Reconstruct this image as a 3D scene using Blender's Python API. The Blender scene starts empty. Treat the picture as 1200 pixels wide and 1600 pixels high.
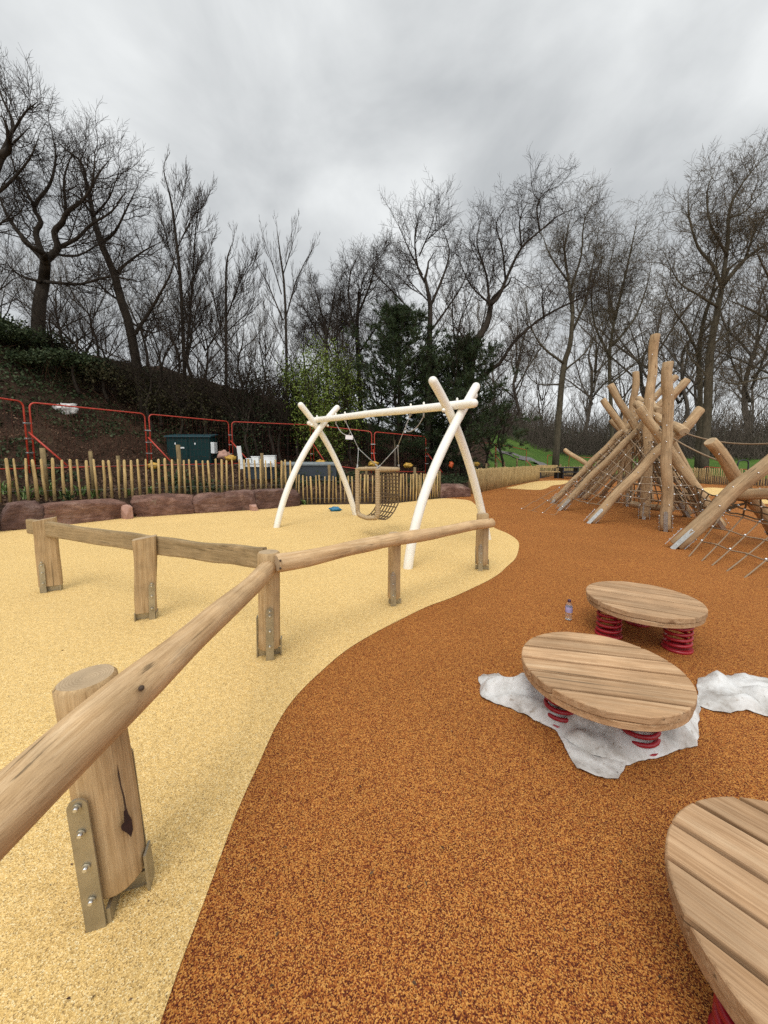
import bpy, bmesh, math, random
import numpy as np
from mathutils import Vector, Matrix, noise

R = math.radians
scene = bpy.context.scene
COL = scene.collection

# ------------------------------------------------------------------ camera
CAM_H, FPX, CX, CY, PITCH = 1.55, 590.0, 600.0, 774.0, R(6.0)
cd = bpy.data.cameras.new('camera')
cd.sensor_width = 36.0
cd.lens = FPX / 1600 * 36
cd.shift_y = (CY - 800) / 1600
cd.clip_start, cd.clip_end = 0.05, 3000
cam = bpy.data.objects.new('camera', cd)
COL.objects.link(cam)
cam.location = (0, 0, CAM_H)
cam.rotation_euler = (R(90) - PITCH, 0, 0)
scene.camera = cam

# ------------------------------------------------------------------ world, sun, exposure
SUN_EL, SUN_AZ = R(58), R(200)
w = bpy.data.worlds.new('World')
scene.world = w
w.use_nodes = True
nt = w.node_tree
for n in list(nt.nodes):
    nt.nodes.remove(n)
N = nt.nodes.new
L = nt.links.new
out = N('ShaderNodeOutputWorld'); bg = N('ShaderNodeBackground')
L(bg.outputs[0], out.inputs[0])
sky = N('ShaderNodeTexSky'); sky.sky_type = 'NISHITA'; sky.sun_disc = False
sky.sun_elevation = SUN_EL; sky.sun_rotation = SUN_AZ
tc = N('ShaderNodeTexCoord'); sep = N('ShaderNodeSeparateXYZ'); L(tc.outputs['Generated'], sep.inputs[0])
def wm(op, a, b=None, c=None):
    m = N('ShaderNodeMath'); m.operation = op
    for i, v in enumerate((a, b, c)):
        if v is None: continue
        if isinstance(v, (int, float)): m.inputs[i].default_value = v
        else: L(v, m.inputs[i])
    return m.outputs[0]
mp = N('ShaderNodeMapping'); mp.inputs['Scale'].default_value = (1.5, 1.0, 1.9); mp.inputs['Location'].default_value = (1.32, 0.4, 0.15)
mp.inputs['Rotation'].default_value = (R(20), R(25), 0)
L(tc.outputs['Generated'], mp.inputs[0])
n1 = N('ShaderNodeTexNoise'); n1.inputs['Scale'].default_value = 1.8; n1.inputs['Detail'].default_value = 7; n1.inputs['Roughness'].default_value = 0.5
n1.inputs['Distortion'].default_value = 0.3
L(mp.outputs[0], n1.inputs['Vector'])
rp = N('ShaderNodeValToRGB')
rp.color_ramp.elements[0].position = 0.35; rp.color_ramp.elements[0].color = (0.57, 0.595, 0.612, 1)
rp.color_ramp.elements[1].position = 0.62; rp.color_ramp.elements[1].color = (0.93, 0.955, 0.96, 1)
L(n1.outputs[0], rp.inputs[0])
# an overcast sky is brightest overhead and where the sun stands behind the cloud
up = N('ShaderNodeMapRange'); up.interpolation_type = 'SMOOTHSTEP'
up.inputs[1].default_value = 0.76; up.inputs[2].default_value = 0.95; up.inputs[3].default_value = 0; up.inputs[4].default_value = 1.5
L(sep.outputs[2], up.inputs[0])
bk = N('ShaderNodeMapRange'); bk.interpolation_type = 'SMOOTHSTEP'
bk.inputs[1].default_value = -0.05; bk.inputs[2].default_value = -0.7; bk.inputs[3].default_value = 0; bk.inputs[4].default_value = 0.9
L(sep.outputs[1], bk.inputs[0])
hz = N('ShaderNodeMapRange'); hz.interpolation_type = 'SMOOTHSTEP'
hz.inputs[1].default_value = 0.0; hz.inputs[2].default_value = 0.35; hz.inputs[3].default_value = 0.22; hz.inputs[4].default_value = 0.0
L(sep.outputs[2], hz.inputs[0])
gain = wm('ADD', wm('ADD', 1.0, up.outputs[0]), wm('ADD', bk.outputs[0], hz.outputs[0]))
hsv = N('ShaderNodeHueSaturation'); hsv.inputs['Saturation'].default_value = 0.25; hsv.inputs['Value'].default_value = 0.10
L(sky.outputs[0], hsv.inputs['Color'])
mx = N('ShaderNodeMix'); mx.data_type = 'RGBA'; mx.inputs[0].default_value = 0.12
L(rp.outputs[0], mx.inputs[6]); L(hsv.outputs[0], mx.inputs[7])
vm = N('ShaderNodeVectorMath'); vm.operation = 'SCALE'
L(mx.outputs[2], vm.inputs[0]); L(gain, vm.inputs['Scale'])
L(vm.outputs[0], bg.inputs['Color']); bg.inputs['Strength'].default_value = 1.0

sd = bpy.data.lights.new('sun', 'SUN'); sd.energy = 1.1; sd.angle = R(25); sd.color = (1.0, 0.96, 0.90)
sun = bpy.data.objects.new('sun', sd); COL.objects.link(sun)
# the veiled sun stands behind the camera, a little to the left
sdir = Vector((math.sin(SUN_AZ) * math.cos(SUN_EL), math.cos(SUN_AZ) * math.cos(SUN_EL), math.sin(SUN_EL)))
sun.rotation_euler = sdir.to_track_quat('Z', 'Y').to_euler()
scene.view_settings.view_transform = 'Standard'
scene.view_settings.look = 'None'
scene.view_settings.exposure = 0.0
scene.view_settings.gamma = 1.0
scene.cycles.use_denoising = False
scene.cycles.max_bounces = 6
scene.cycles.transparent_max_bounces = 6

# ------------------------------------------------------------------ layout: a photo pixel to a point in the place
ct, st = math.cos(PITCH), math.sin(PITCH)
def ray(px, py):
    x = (px - CX) / FPX; y = (py - CY) / FPX
    return Vector((x, ct - y * st, -st - y * ct))
CAMP = Vector((0, 0, CAM_H))
def G(px, py, z=0.0):
    d = ray(px, py); k = (z - CAM_H) / d.z
    return CAMP + d * k
def D(px, py, Y):
    d = ray(px, py)
    return CAMP + d * (Y / d.y)
def PL(px, py, a, b, off=0.0):
    """where the ray meets the upright plane through a and b (pushed along its normal by off)"""
    d = ray(px, py); n = Vector((-(b.y - a.y), b.x - a.x, 0)).normalized()
    k = (a + n * off - CAMP).dot(n) / d.dot(n)
    return CAMP + d * k

# ------------------------------------------------------------------ object helpers
WM = {}
def set_parent(o, parent):
    if parent is not None:
        o.parent = parent
        o.matrix_parent_inverse = WM[parent.name].inverted()
def thing(name, loc, label, cat, group=None):
    o = bpy.data.objects.new(name, None); COL.objects.link(o)
    o.empty_display_size = 0.2
    o.matrix_basis = Matrix.Translation(Vector(loc)); WM[o.name] = o.matrix_basis.copy()
    tag(o, label, cat, group)
    return o
def tag(o, label=None, cat=None, group=None, kind=None):
    if label: o['label'] = label
    if cat: o['category'] = cat
    if group: o['group'] = group
    if kind: o['kind'] = kind
    return o
def children_map():
    m = {}
    for o in COL.objects:
        if o.parent: m.setdefault(o.parent.name, []).append(o)
    return m
def copy_tree(o, cm, parent=None):
    c = o.copy(); COL.objects.link(c)
    if parent is not None: c.parent = parent
    for ch in cm.get(o.name, []): copy_tree(ch, cm, c)
    return c

class MB:
    """collects geometry, then links it as ONE mesh object"""
    def __init__(s): s.v = []; s.f = []; s.m = []; s.sm = []
    def add(s, vs, fs, mi=0, smooth=True):
        b = len(s.v); s.v += [tuple(v) for v in vs]
        for f in fs:
            s.f.append(tuple(b + i for i in f)); s.m.append(mi); s.sm.append(smooth)
    def tube(s, pts, rad, n=8, caps=True, mi=0, cap_mi=None, jit=0.0, seed=0, closed=False, round_caps=False, flat=1.0):
        pts = [Vector(p) for p in pts]
        if isinstance(rad, (int, float)): rad = [rad] * len(pts)
        if round_caps:
            a = (pts[0] - pts[1]).normalized(); b = (pts[-1] - pts[-2]).normalized()
            r0, r1 = rad[0], rad[-1]
            pre = [(pts[0] + a * r0 * math.sin(t), r0 * max(0.04, math.cos(t))) for t in (R(88), R(65), R(40), R(20))]
            post = [(pts[-1] + b * r1 * math.sin(t), r1 * max(0.04, math.cos(t))) for t in (R(20), R(40), R(65), R(88))]
            pts = [p for p, _ in pre] + pts + [p for p, _ in post]
            rad = [r for _, r in pre] + list(rad) + [r for _, r in post]
        rng = random.Random(seed)
        vs = []; prev = None
        m = len(pts)
        for i, p in enumerate(pts):
            if closed: t = pts[(i + 1) % m] - pts[i - 1]
            else: t = pts[min(i + 1, m - 1)] - pts[max(i - 1, 0)]
            if t.length < 1e-9: t = Vector((0, 0, 1))
            t.normalize()
            if prev is None:
                u = t.cross(Vector((0, 0, 1)))
                if u.length < 1e-3: u = t.cross(Vector((0, 1, 0)))
            else:
                u = prev - t * prev.dot(t)
                if u.length < 1e-4: u = t.orthogonal()
            u.normalize(); prev = u; q = t.cross(u)
            for k in range(n):
                an = 2 * math.pi * k / n
                rr = rad[i] * (1 + (jit * (rng.random() - 0.5) if jit else 0))
                vs.append(p + u * (rr * math.cos(an)) + q * (rr * math.sin(an) * flat))
        fs = []
        rng_n = m if closed else m - 1
        for i in range(rng_n):
            for k in range(n):
                a = i * n + k; b = i * n + (k + 1) % n
                c = ((i + 1) % m) * n + (k + 1) % n; d = ((i + 1) % m) * n + k
                fs.append((a, b, c, d))
        s.add(vs, fs, mi)
        if caps and not closed:
            b0 = len(s.v) - len(vs)
            cm_ = mi if cap_mi is None else cap_mi
            s.f.append(tuple(b0 + k for k in reversed(range(n)))); s.m.append(cm_); s.sm.append(False)
            s.f.append(tuple(b0 + (m - 1) * n + k for k in range(n))); s.m.append(cm_); s.sm.append(False)
    def box(s, c, size, rot=None, mi=0, bev=0.0):
        hx, hy, hz = size[0] / 2, size[1] / 2, size[2] / 2
        M = Matrix.Translation(Vector(c)) @ (rot.to_4x4() if rot is not None else Matrix.Identity(4))
        if bev <= 0:
            vs = [M @ Vector((x * hx, y * hy, z * hz)) for x in (-1, 1) for y in (-1, 1) for z in (-1, 1)]
            fs = [(0, 1, 3, 2), (4, 6, 7, 5), (0, 4, 5, 1), (2, 3, 7, 6), (0, 2, 6, 4), (1, 5, 7, 3)]
            s.add(vs, fs, mi, False)
        else:
            bm = bmesh.new(); bmesh.ops.create_cube(bm, size=1.0)
            for v in bm.verts: v.co = Vector((v.co.x * size[0], v.co.y * size[1], v.co.z * size[2]))
            bmesh.ops.bevel(bm, geom=bm.edges[:], offset=bev, segments=2, affect='EDGES', profile=0.5)
            s.from_bm(bm, M, mi, False)
    def from_bm(s, bm, M=None, mi=0, smooth=True):
        M = M or Matrix.Identity(4)
        bm.verts.index_update()
        s.add([M @ v.co for v in bm.verts], [[v.index for v in f.verts] for f in bm.faces], mi, smooth)
        bm.free()
    def sphere(s, c, r, mi=0, u=8, v=6, sz=1.0):
        vs = [Vector((0, 0, r * sz))]
        for i in range(1, v):
            t = math.pi * i / v
            for k in range(u):
                a = 2 * math.pi * k / u
                vs.append(Vector((r * math.sin(t) * math.cos(a), r * math.sin(t) * math.sin(a), r * sz * math.cos(t))))
        vs.append(Vector((0, 0, -r * sz)))
        fs = [(0, 1 + k, 1 + (k + 1) % u) for k in range(u)]
        for i in range(v - 2):
            for k in range(u):
                a = 1 + i * u + k; b = 1 + i * u + (k + 1) % u
                fs.append((a, a + u, b + u, b))
        last = len(vs) - 1; b0 = 1 + (v - 2) * u
        fs += [(last, b0 + (k + 1) % u, b0 + k) for k in range(u)]
        s.add([Vector(c) + q for q in vs], fs, mi)
    def lathe(s, prof, c=(0, 0, 0), n=20, mi=0):
        vs = []; c = Vector(c)
        for r_, z_ in prof:
            for k in range(n):
                a = 2 * math.pi * k / n
                vs.append(c + Vector((r_ * math.cos(a), r_ * math.sin(a), z_)))
        fs = []
        for i in range(len(prof) - 1):
            for k in range(n):
                fs.append((i * n + k, i * n + (k + 1) % n, (i + 1) * n + (k + 1) % n, (i + 1) * n + k))
        s.add(vs, fs, mi)
    def build(s, name, mats, parent=None, origin=None, matrix=None):
        """vertices are world coordinates unless matrix is given (then they are local to it)"""
        if not isinstance(mats, (list, tuple)): mats = [mats]
        me = bpy.data.meshes.new(name)
        if matrix is None:
            if origin is None:
                origin = Vector(s.v[0]) if parent is None else WM[parent.name].to_translation()
            origin = Vector(origin)
            vs = [(v[0] - origin.x, v[1] - origin.y, v[2] - origin.z) for v in s.v]
            matrix = Matrix.Translation(origin)
        else: vs = s.v
        me.from_pydata(vs, [], s.f)
        for m in mats: me.materials.append(m)
        me.polygons.foreach_set('material_index', s.m)
        me.polygons.foreach_set('use_smooth', s.sm)
        me.update()
        return link_mesh(name, me, parent, matrix)
def link_mesh(name, me, parent, matrix):
    o = bpy.data.objects.new(name, me); COL.objects.link(o)
    o.matrix_basis = matrix; WM[o.name] = matrix.copy()
    set_parent(o, parent)
    return o
def np_mesh(name, verts, faces, mat, smooth=False):
    """verts (n,3), faces (m,k) arrays of one polygon size"""
    verts = np.asarray(verts, dtype=np.float32); faces = np.asarray(faces, dtype=np.int32)
    k = faces.shape[1]
    me = bpy.data.meshes.new(name)
    me.vertices.add(len(verts)); me.vertices.foreach_set('co', verts.ravel())
    me.loops.add(faces.size); me.loops.foreach_set('vertex_index', faces.ravel())
    me.polygons.add(len(faces))
    me.polygons.foreach_set('loop_start', np.arange(0, faces.size, k, dtype=np.int32))
    me.polygons.foreach_set('loop_total', np.full(len(faces), k, dtype=np.int32))
    if smooth: me.polygons.foreach_set('use_smooth', np.ones(len(faces), dtype=bool))
    me.materials.append(mat); me.update(calc_edges=True)
    return me

def align(p0, p1):
    """matrix whose local Z runs from p0 to p1"""
    d = (Vector(p1) - Vector(p0))
    return Matrix.Translation(Vector(p0)) @ d.to_track_quat('Z', 'Y').to_matrix().to_4x4(), d.length

def spline(pts, n):
    """Catmull-Rom through pts"""
    P = [Vector(p) for p in pts]
    P = [P[0] * 2 - P[1]] + P + [P[-1] * 2 - P[-2]]
    res = []
    m = len(P) - 3
    for i in range(m):
        a, b, c, d = P[i:i + 4]
        for k in range(n):
            t = k / n
            res.append(0.5 * ((2 * b) + (c - a) * t + (2 * a - 5 * b + 4 * c - d) * t * t + (3 * b - a - 3 * c + d) * t ** 3))
    res.append(P[-2])
    return res

# ------------------------------------------------------------------ materials
class NT:
    def __init__(s, name):
        s.m = bpy.data.materials.new(name); s.m.use_nodes = True
        s.t = s.m.node_tree; s.b = s.t.nodes['Principled BSDF']
        s.out = s.t.nodes['Material Output']
    def n(s, typ, **kw):
        nd = s.t.nodes.new(typ)
        for k, v in kw.items(): setattr(nd, k, v)
        return nd
    def l(s, a, b): s.t.links.new(a, b)
    def coord(s, scale=(1, 1, 1), rot=(0, 0, 0), kind='Object', rand=False):
        c = s.n('ShaderNodeTexCoord'); mpn = s.n('ShaderNodeMapping')
        mpn.inputs['Scale'].default_value = scale; mpn.inputs['Rotation'].default_value = rot
        if rand:
            oi = s.n('ShaderNodeObjectInfo'); ad = s.n('ShaderNodeVectorMath', operation='ADD'); ml = s.n('ShaderNodeMath', operation='MULTIPLY')
            ml.inputs[1].default_value = 37.0; s.l(oi.outputs['Random'], ml.inputs[0])
            s.l(c.outputs[kind], ad.inputs[0]); s.l(ml.outputs[0], ad.inputs[1]); s.l(ad.outputs[0], mpn.inputs[0])
        else: s.l(c.outputs[kind], mpn.inputs[0])
        return mpn.outputs[0]
    def noise(s, vec, scale, detail=4, rough=0.55, dist=0.0):
        nd = s.n('ShaderNodeTexNoise'); nd.inputs['Scale'].default_value = scale; nd.inputs['Detail'].default_value = detail
        nd.inputs['Roughness'].default_value = rough; nd.inputs['Distortion'].default_value = dist
        s.l(vec, nd.inputs['Vector']); return nd.outputs[0]
    def ramp(s, fac, stops, interp='LINEAR'):
        nd = s.n('ShaderNodeValToRGB'); cr = nd.color_ramp; cr.interpolation = interp
        while len(cr.elements) < len(stops): cr.elements.new(0.5)
        for e, (p, c) in zip(cr.elements, stops):
            e.position = p; e.color = tuple(c) + (1,) if len(c) == 3 else c
        s.l(fac, nd.inputs[0]); return nd.outputs[0]
    def mix(s, fac, a, b, blend='MIX'):
        nd = s.n('ShaderNodeMix', data_type='RGBA', blend_type=blend)
        for sock, v in ((nd.inputs[0], fac), (nd.inputs[6], a), (nd.inputs[7], b)):
            if isinstance(v, (int, float)): sock.default_value = v
            elif isinstance(v, tuple): sock.default_value = v + (1,) if len(v) == 3 else v
            else: s.l(v, sock)
        return nd.outputs[2]
    def math(s, op, a, b=None):
        nd = s.n('ShaderNodeMath', operation=op)
        for i, v in enumerate((a, b)):
            if v is None: continue
            if isinstance(v, (int, float)): nd.inputs[i].default_value = v
            else: s.l(v, nd.inputs[i])
        return nd.outputs[0]
    def bump(s, h, strength=0.3, dist=0.01):
        nd = s.n('ShaderNodeBump'); nd.inputs['Strength'].default_value = strength; nd.inputs['Distance'].default_value = dist
        s.l(h, nd.inputs['Height']); s.l(nd.outputs[0], s.b.inputs['Normal'])
    def set(s, color=None, rough=None, metal=None, spec=None):
        b = s.b
        if color is not None:
            if isinstance(color, tuple): b.inputs['Base Color'].default_value = color + (1,)
            else: s.l(color, b.inputs['Base Color'])
        if rough is not None:
            if isinstance(rough, (int, float)): b.inputs['Roughness'].default_value = rough
            else: s.l(rough, b.inputs['Roughness'])
        if metal is not None: b.inputs['Metallic'].default_value = metal
        if spec is not None: b.inputs['Specular IOR Level'].default_value = spec
        return s.m

def wetpour(name, cells, patch, scale=190):
    t = NT(name); v = t.coord()
    vo = t.n('ShaderNodeTexVoronoi'); vo.inputs['Scale'].default_value = scale
    st_ = t.n('ShaderNodeMapping'); t.l(v, st_.inputs[0]); t.l(st_.outputs[0], vo.inputs['Vector'])
    sp = t.n('ShaderNodeSeparateColor'); t.l(vo.outputs['Color'], sp.inputs[0])
    c = t.ramp(sp.outputs[0], cells, 'LINEAR')
    big = t.noise(v, 0.9, 5, 0.6)
    shade = t.ramp(big, [(0.3, (patch,) * 3), (0.7, (1.0,) * 3)])
    c = t.mix(1.0, c, shade, 'MULTIPLY')
    mid = t.noise(v, 28, 3, 0.6)
    c = t.mix(1.0, c, t.ramp(mid, [(0.3, (0.86,) * 3), (0.7, (1.08,) * 3)]), 'MULTIPLY')
    t.bump(vo.outputs['Distance'], 0.55, 0.004)
    return t.set(c, 0.9, spec=0.1)
M_YEL = wetpour('yellow_wetpour', [(0.0, (0.32, 0.21, 0.09)), (0.2, (0.60, 0.39, 0.14)), (0.55, (0.79, 0.525, 0.19)), (0.85, (0.88, 0.62, 0.27)), (1.0, (0.92, 0.76, 0.44))], 0.92, 290)
M_ORG = wetpour('orange_wetpour', [(0.0, (0.060, 0.014, 0.009)), (0.3, (0.155, 0.038, 0.016)), (0.5, (0.34, 0.10, 0.024)), (0.75, (0.53, 0.215, 0.046)), (1.0, (0.64, 0.32, 0.09))], 0.84, 300)

def wood(name, dark, mid, light, stretch=0.06, scale=22, rough=0.75, axis='Z', crack=0.35, vary=0.25, knots=True):
    t = NT(name)
    sc = {'Z': (1, 1, stretch), 'X': (stretch, 1, 1), 'Y': (1, stretch, 1)}[axis]
    v = t.coord(sc, rand=True)
    g = t.noise(v, scale, 6, 0.6, 0.35)
    c = t.ramp(g, [(0.25, dark), (0.5, mid), (0.75, light)])
    fine = t.noise(t.coord(tuple(a * (0.5 if i == 'XYZ'.index(axis) else 1) for i, a in enumerate(sc)), rand=True), scale * 5.5, 4, 0.65, 0.2)
    c = t.mix(1.0, c, t.ramp(fine, [(0.28, (0.70, 0.66, 0.62)), (0.5, (1.0,) * 3), (0.74, (1.12, 1.12, 1.1))]), 'MULTIPLY')
    v2 = t.coord((1, 1, 1), rand=True)
    blot = t.noise(v2, 5.0, 4, 0.6)
    c = t.mix(1.0, c, t.ramp(blot, [(0.3, (1 - vary,) * 3), (0.7, (1.06,) * 3)]), 'MULTIPLY')
    # fine drying cracks
    v3 = t.coord(tuple(a * (0.35 if i == 'XYZ'.index(axis) else 1) for i, a in enumerate(sc)), rand=True)
    cr = t.noise(v3, 55, 4, 0.55)
    cm = t.ramp(cr, [(0.30, (0.42,) * 3), (0.335, (1 - crack * 0.5,) * 3), (0.37, (1.0,) * 3)])
    c = t.mix(1.0, c, cm, 'MULTIPLY')
    if knots:
        kn = t.n('ShaderNodeTexVoronoi'); kn.inputs['Scale'].default_value = 3.2
        ksc = {'Z': (1, 1, 0.6), 'X': (0.6, 1, 1), 'Y': (1, 0.6, 1)}[axis]
        t.l(t.coord(ksc, rand=True), kn.inputs['Vector'])
        c = t.mix(1.0, c, t.ramp(kn.outputs['Distance'], [(0.0, (0.32, 0.25, 0.2)), (0.055, (0.55, 0.46, 0.4)), (0.10, (1, 1, 1))]), 'MULTIPLY')
    oi = t.n('ShaderNodeObjectInfo')
    c = t.mix(1.0, c, t.ramp(oi.outputs['Random'], [(0, (0.86, 0.85, 0.84)), (1, (1.06, 1.04, 1.0))]), 'MULTIPLY')
    t.bump(t.math('ADD', g, t.math('MULTIPLY', fine, 0.5)), 0.4, 0.006)
    return t.set(c, rough, spec=0.2)
M_LOG = wood('robinia_log', (0.31, 0.20, 0.11), (0.47, 0.325, 0.185), (0.59, 0.435, 0.27), scale=30, stretch=0.05)
M_POST = wood('rail_wood', (0.37, 0.24, 0.115), (0.51, 0.355, 0.19), (0.61, 0.45, 0.26), scale=44, stretch=0.05, vary=0.25)
M_RAIL = wood('rail_bar_wood', (0.45, 0.28, 0.135), (0.60, 0.405, 0.22), (0.70, 0.51, 0.31), scale=44, stretch=0.05, vary=0.22)
M_GREYWOOD = wood('weathered_rail_wood', (0.25, 0.18, 0.09), (0.38, 0.275, 0.15), (0.48, 0.36, 0.21), scale=40, stretch=0.05, vary=0.25)
M_DECK = wood('deck_plank', (0.34, 0.20, 0.10), (0.51, 0.335, 0.195), (0.65, 0.475, 0.305), stretch=0.04, scale=46, axis='X', crack=0.3, vary=0.22)
def per_plank(m, lo, hi):
    nt_ = m.node_tree; b = nt_.nodes['Principled BSDF']; src = b.inputs['Base Color'].links[0].from_socket
    g = nt_.nodes.new('ShaderNodeNewGeometry'); r = nt_.nodes.new('ShaderNodeValToRGB'); r.color_ramp.elements[0].color = lo + (1,); r.color_ramp.elements[1].color = hi + (1,)
    x = nt_.nodes.new('ShaderNodeMix'); x.data_type = 'RGBA'; x.blend_type = 'MULTIPLY'; x.inputs[0].default_value = 1
    nt_.links.new(g.outputs['Random Per Island'], r.inputs[0]); nt_.links.new(src, x.inputs[6]); nt_.links.new(r.outputs[0], x.inputs[7]); nt_.links.new(x.outputs[2], b.inputs['Base Color'])
per_plank(M_DECK, (0.80, 0.76, 0.72), (1.08, 1.04, 1.0))
M_PALE = wood('chestnut_pale', (0.30, 0.20, 0.085), (0.50, 0.36, 0.165), (0.64, 0.49, 0.25), stretch=0.1, scale=20, crack=0.2, knots=False)
M_STAKE = wood('timber_stake', (0.13, 0.095, 0.045), (0.22, 0.16, 0.08), (0.30, 0.23, 0.12), stretch=0.1, scale=20, knots=False)
def endgrain():
    t = NT('log_end_grain'); v = t.coord((1, 1, 0.0), rand=False)
    wv = t.n('ShaderNodeTexWave', wave_type='RINGS', rings_direction='SPHERICAL'); wv.inputs['Scale'].default_value = 38; wv.inputs['Distortion'].default_value = 6
    wv.inputs['Detail'].default_value = 3; wv.inputs['Detail Scale'].default_value = 1.2
    t.l(v, wv.inputs['Vector'])
    c = t.ramp(wv.outputs[0], [(0.0, (0.40, 0.285, 0.17)), (1.0, (0.50, 0.37, 0.23))])
    c = t.mix(1.0, c, t.ramp(t.noise(t.coord(), 9, 4), [(0.3, (0.75,) * 3), (0.7, (1.05,) * 3)]), 'MULTIPLY')
    return t.set(c, 0.85, spec=0.2)
M_END = endgrain()

def plain(name, col, rough=0.5, metal=0.0, var=0.12, nscale=6, spec=0.5, bump=0.0):
    t = NT(name)
    n = t.noise(t.coord(rand=True), nscale, 5, 0.6)
    c = t.mix(1.0, t.ramp(n, [(0.3, (1 - var,) * 3), (0.7, (1 + var * 0.4,) * 3)]), col, 'MULTIPLY')
    if bump: t.bump(n, bump, 0.01)
    return t.set(c, rough, metal, spec)
M_WHITE = plain('cream_painted_steel', (0.84, 0.81, 0.73), 0.32, var=0.05, nscale=3)
M_GALV = plain('galvanised_steel', (0.44, 0.44, 0.42), 0.38, 0.85, 0.25, 14)
M_STRAP = plain('zinc_plate_strap', (0.42, 0.38, 0.29), 0.40, 0.75, 0.3, 9)
M_BOLT = plain('bright_bolt', (0.72, 0.72, 0.72), 0.25, 0.9, 0.1)
M_DARK = plain('dark_rot_hole', (0.035, 0.012, 0.008), 0.9, var=0.4, nscale=40)
M_HOLE = plain('bolt_recess', (0.06, 0.035, 0.02), 0.8)
M_RED = plain('red_spring_paint', (0.33, 0.012, 0.022), 0.35, var=0.15)
M_MESH = plain('fence_mesh_wire', (0.16, 0.03, 0.02), 0.6, var=0.2)
M_FENCE_RED = plain('orange_red_fence_paint', (0.46, 0.045, 0.022), 0.5, var=0.25, nscale=9)
M_TEAL = plain('dark_teal_paint', (0.003, 0.027, 0.027), 0.55, var=0.2, spec=0.2)
M_TEAL_LID = plain('teal_lid_paint', (0.014, 0.055, 0.068), 0.5, var=0.2)
M_OFFWHITE = plain('white_plastic', (0.72, 0.73, 0.72), 0.5, var=0.15)
M_GREYSLAB = plain('grey_metal_cover', (0.22, 0.25, 0.26), 0.5, var=0.2)
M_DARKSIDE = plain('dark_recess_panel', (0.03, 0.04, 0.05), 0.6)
M_YELLOW = plain('yellow_rubber', (0.52, 0.30, 0.04), 0.6, var=0.4, nscale=12)
M_ORANGE = plain('orange_plastic', (0.6, 0.10, 0.02), 0.5, var=0.2)
M_BLUE = plain('blue_plastic', (0.015, 0.16, 0.30), 0.45, var=0.2)
M_BLACK = plain('black_paint', (0.015, 0.016, 0.02), 0.4)
M_WIRE = plain('fence_wire', (0.18, 0.17, 0.15), 0.45, 0.6)
M_LABEL = plain('lavender_label', (0.42, 0.38, 0.62), 0.5)
M_CAP = plain('purple_cap', (0.05, 0.015, 0.05), 0.4)
def rope_mat(name, col, tw=120):
    t = NT(name); v = t.coord()
    n = t.noise(v, tw, 2); c = t.mix(1.0, t.ramp(n, [(0.35, (0.55,) * 3), (0.65, (1.1,) * 3)]), col, 'MULTIPLY')
    t.bump(n, 0.6, 0.004)
    return t.set(c, 0.85, spec=0.2)
M_ROPE = rope_mat('beige_rope', (0.50, 0.37, 0.22))
M_NET = rope_mat('brown_net_rope', (0.16, 0.108, 0.062))
M_NETL = rope_mat('tan_net_rope', (0.33, 0.235, 0.15))
M_STEELROPE = rope_mat('grey_steel_rope', (0.40, 0.39, 0.37))
def glass_mat():
    t = NT('clear_bottle_plastic')
    b = t.b; b.inputs['Transmission Weight'].default_value = 0.92; b.inputs['Roughness'].default_value = 0.08; b.inputs['IOR'].default_value = 1.2
    b.inputs['Base Color'].default_value = (0.9, 0.93, 0.96, 1)
    return t.m
M_CLEAR = glass_mat()
def stone_mat():
    t = NT('red_sandstone'); v = t.coord(rand=True)
    a = t.noise(v, 2.2, 6, 0.62, 0.4)
    c = t.ramp(a, [(0.28, (0.10, 0.060, 0.048)), (0.48, (0.185, 0.108, 0.082)), (0.62, (0.265, 0.17, 0.132)), (0.8, (0.37, 0.275, 0.225))])
    b = t.noise(t.coord((1, 1, 3.5), rand=True), 5.5, 5, 0.65)
    c = t.mix(1.0, c, t.ramp(b, [(0.35, (0.62, 0.6, 0.6)), (0.62, (1.08,) * 3)]), 'MULTIPLY')
    li = t.noise(v, 1.6, 5, 0.7)
    lim = t.ramp(li, [(0.60, (0, 0, 0)), (0.66, (1, 1, 1))])
    fac = t.n('ShaderNodeSeparateColor'); t.l(lim, fac.inputs[0])
    c = t.mix(t.math('MULTIPLY', fac.outputs[0], 0.55), c, (0.23, 0.20, 0.14))
    oi = t.n('ShaderNodeObjectInfo')
    c = t.mix(1.0, c, t.ramp(oi.outputs['Random'], [(0, (0.78, 0.76, 0.8)), (1, (1.15, 1.05, 1.0))]), 'MULTIPLY')
    g = t.noise(v, 14, 6, 0.65)
    t.bump(t.math('ADD', t.math('MULTIPLY', b, 0.8), g), 1.0, 0.06)
    return t.set(c, 0.9, spec=0.2)
M_STONE = stone_mat()
M_PINK = plain('pink_sandstone', (0.40, 0.235, 0.18), 0.9, var=0.15, nscale=9, bump=0.4, spec=0.2)
M_WROCK = plain('white_rock', (0.62, 0.60, 0.57), 0.9, var=0.35, nscale=5, bump=0.6, spec=0.2)
def bark(name, a, b):
    t = NT(name); v = t.coord((1, 1, 0.35), kind='Object')
    n = t.noise(v, 6, 6, 0.65)
    c = t.ramp(n, [(0.3, a), (0.7, b)])
    t.bump(n, 0.7, 0.03)
    return t.set(c, 0.9, spec=0.15)
M_BARK = bark('dark_bark', (0.020, 0.016, 0.012), (0.055, 0.043, 0.032))
M_BARK2 = bark('olive_bark', (0.050, 0.042, 0.028), (0.125, 0.105, 0.070))
M_BARK3 = bark('grey_brown_bark', (0.055, 0.044, 0.034), (0.12, 0.098, 0.075))
M_TWIG = plain('dark_twig', (0.045, 0.034, 0.026), 0.9, var=0.4, nscale=1.5, spec=0.1)
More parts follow.
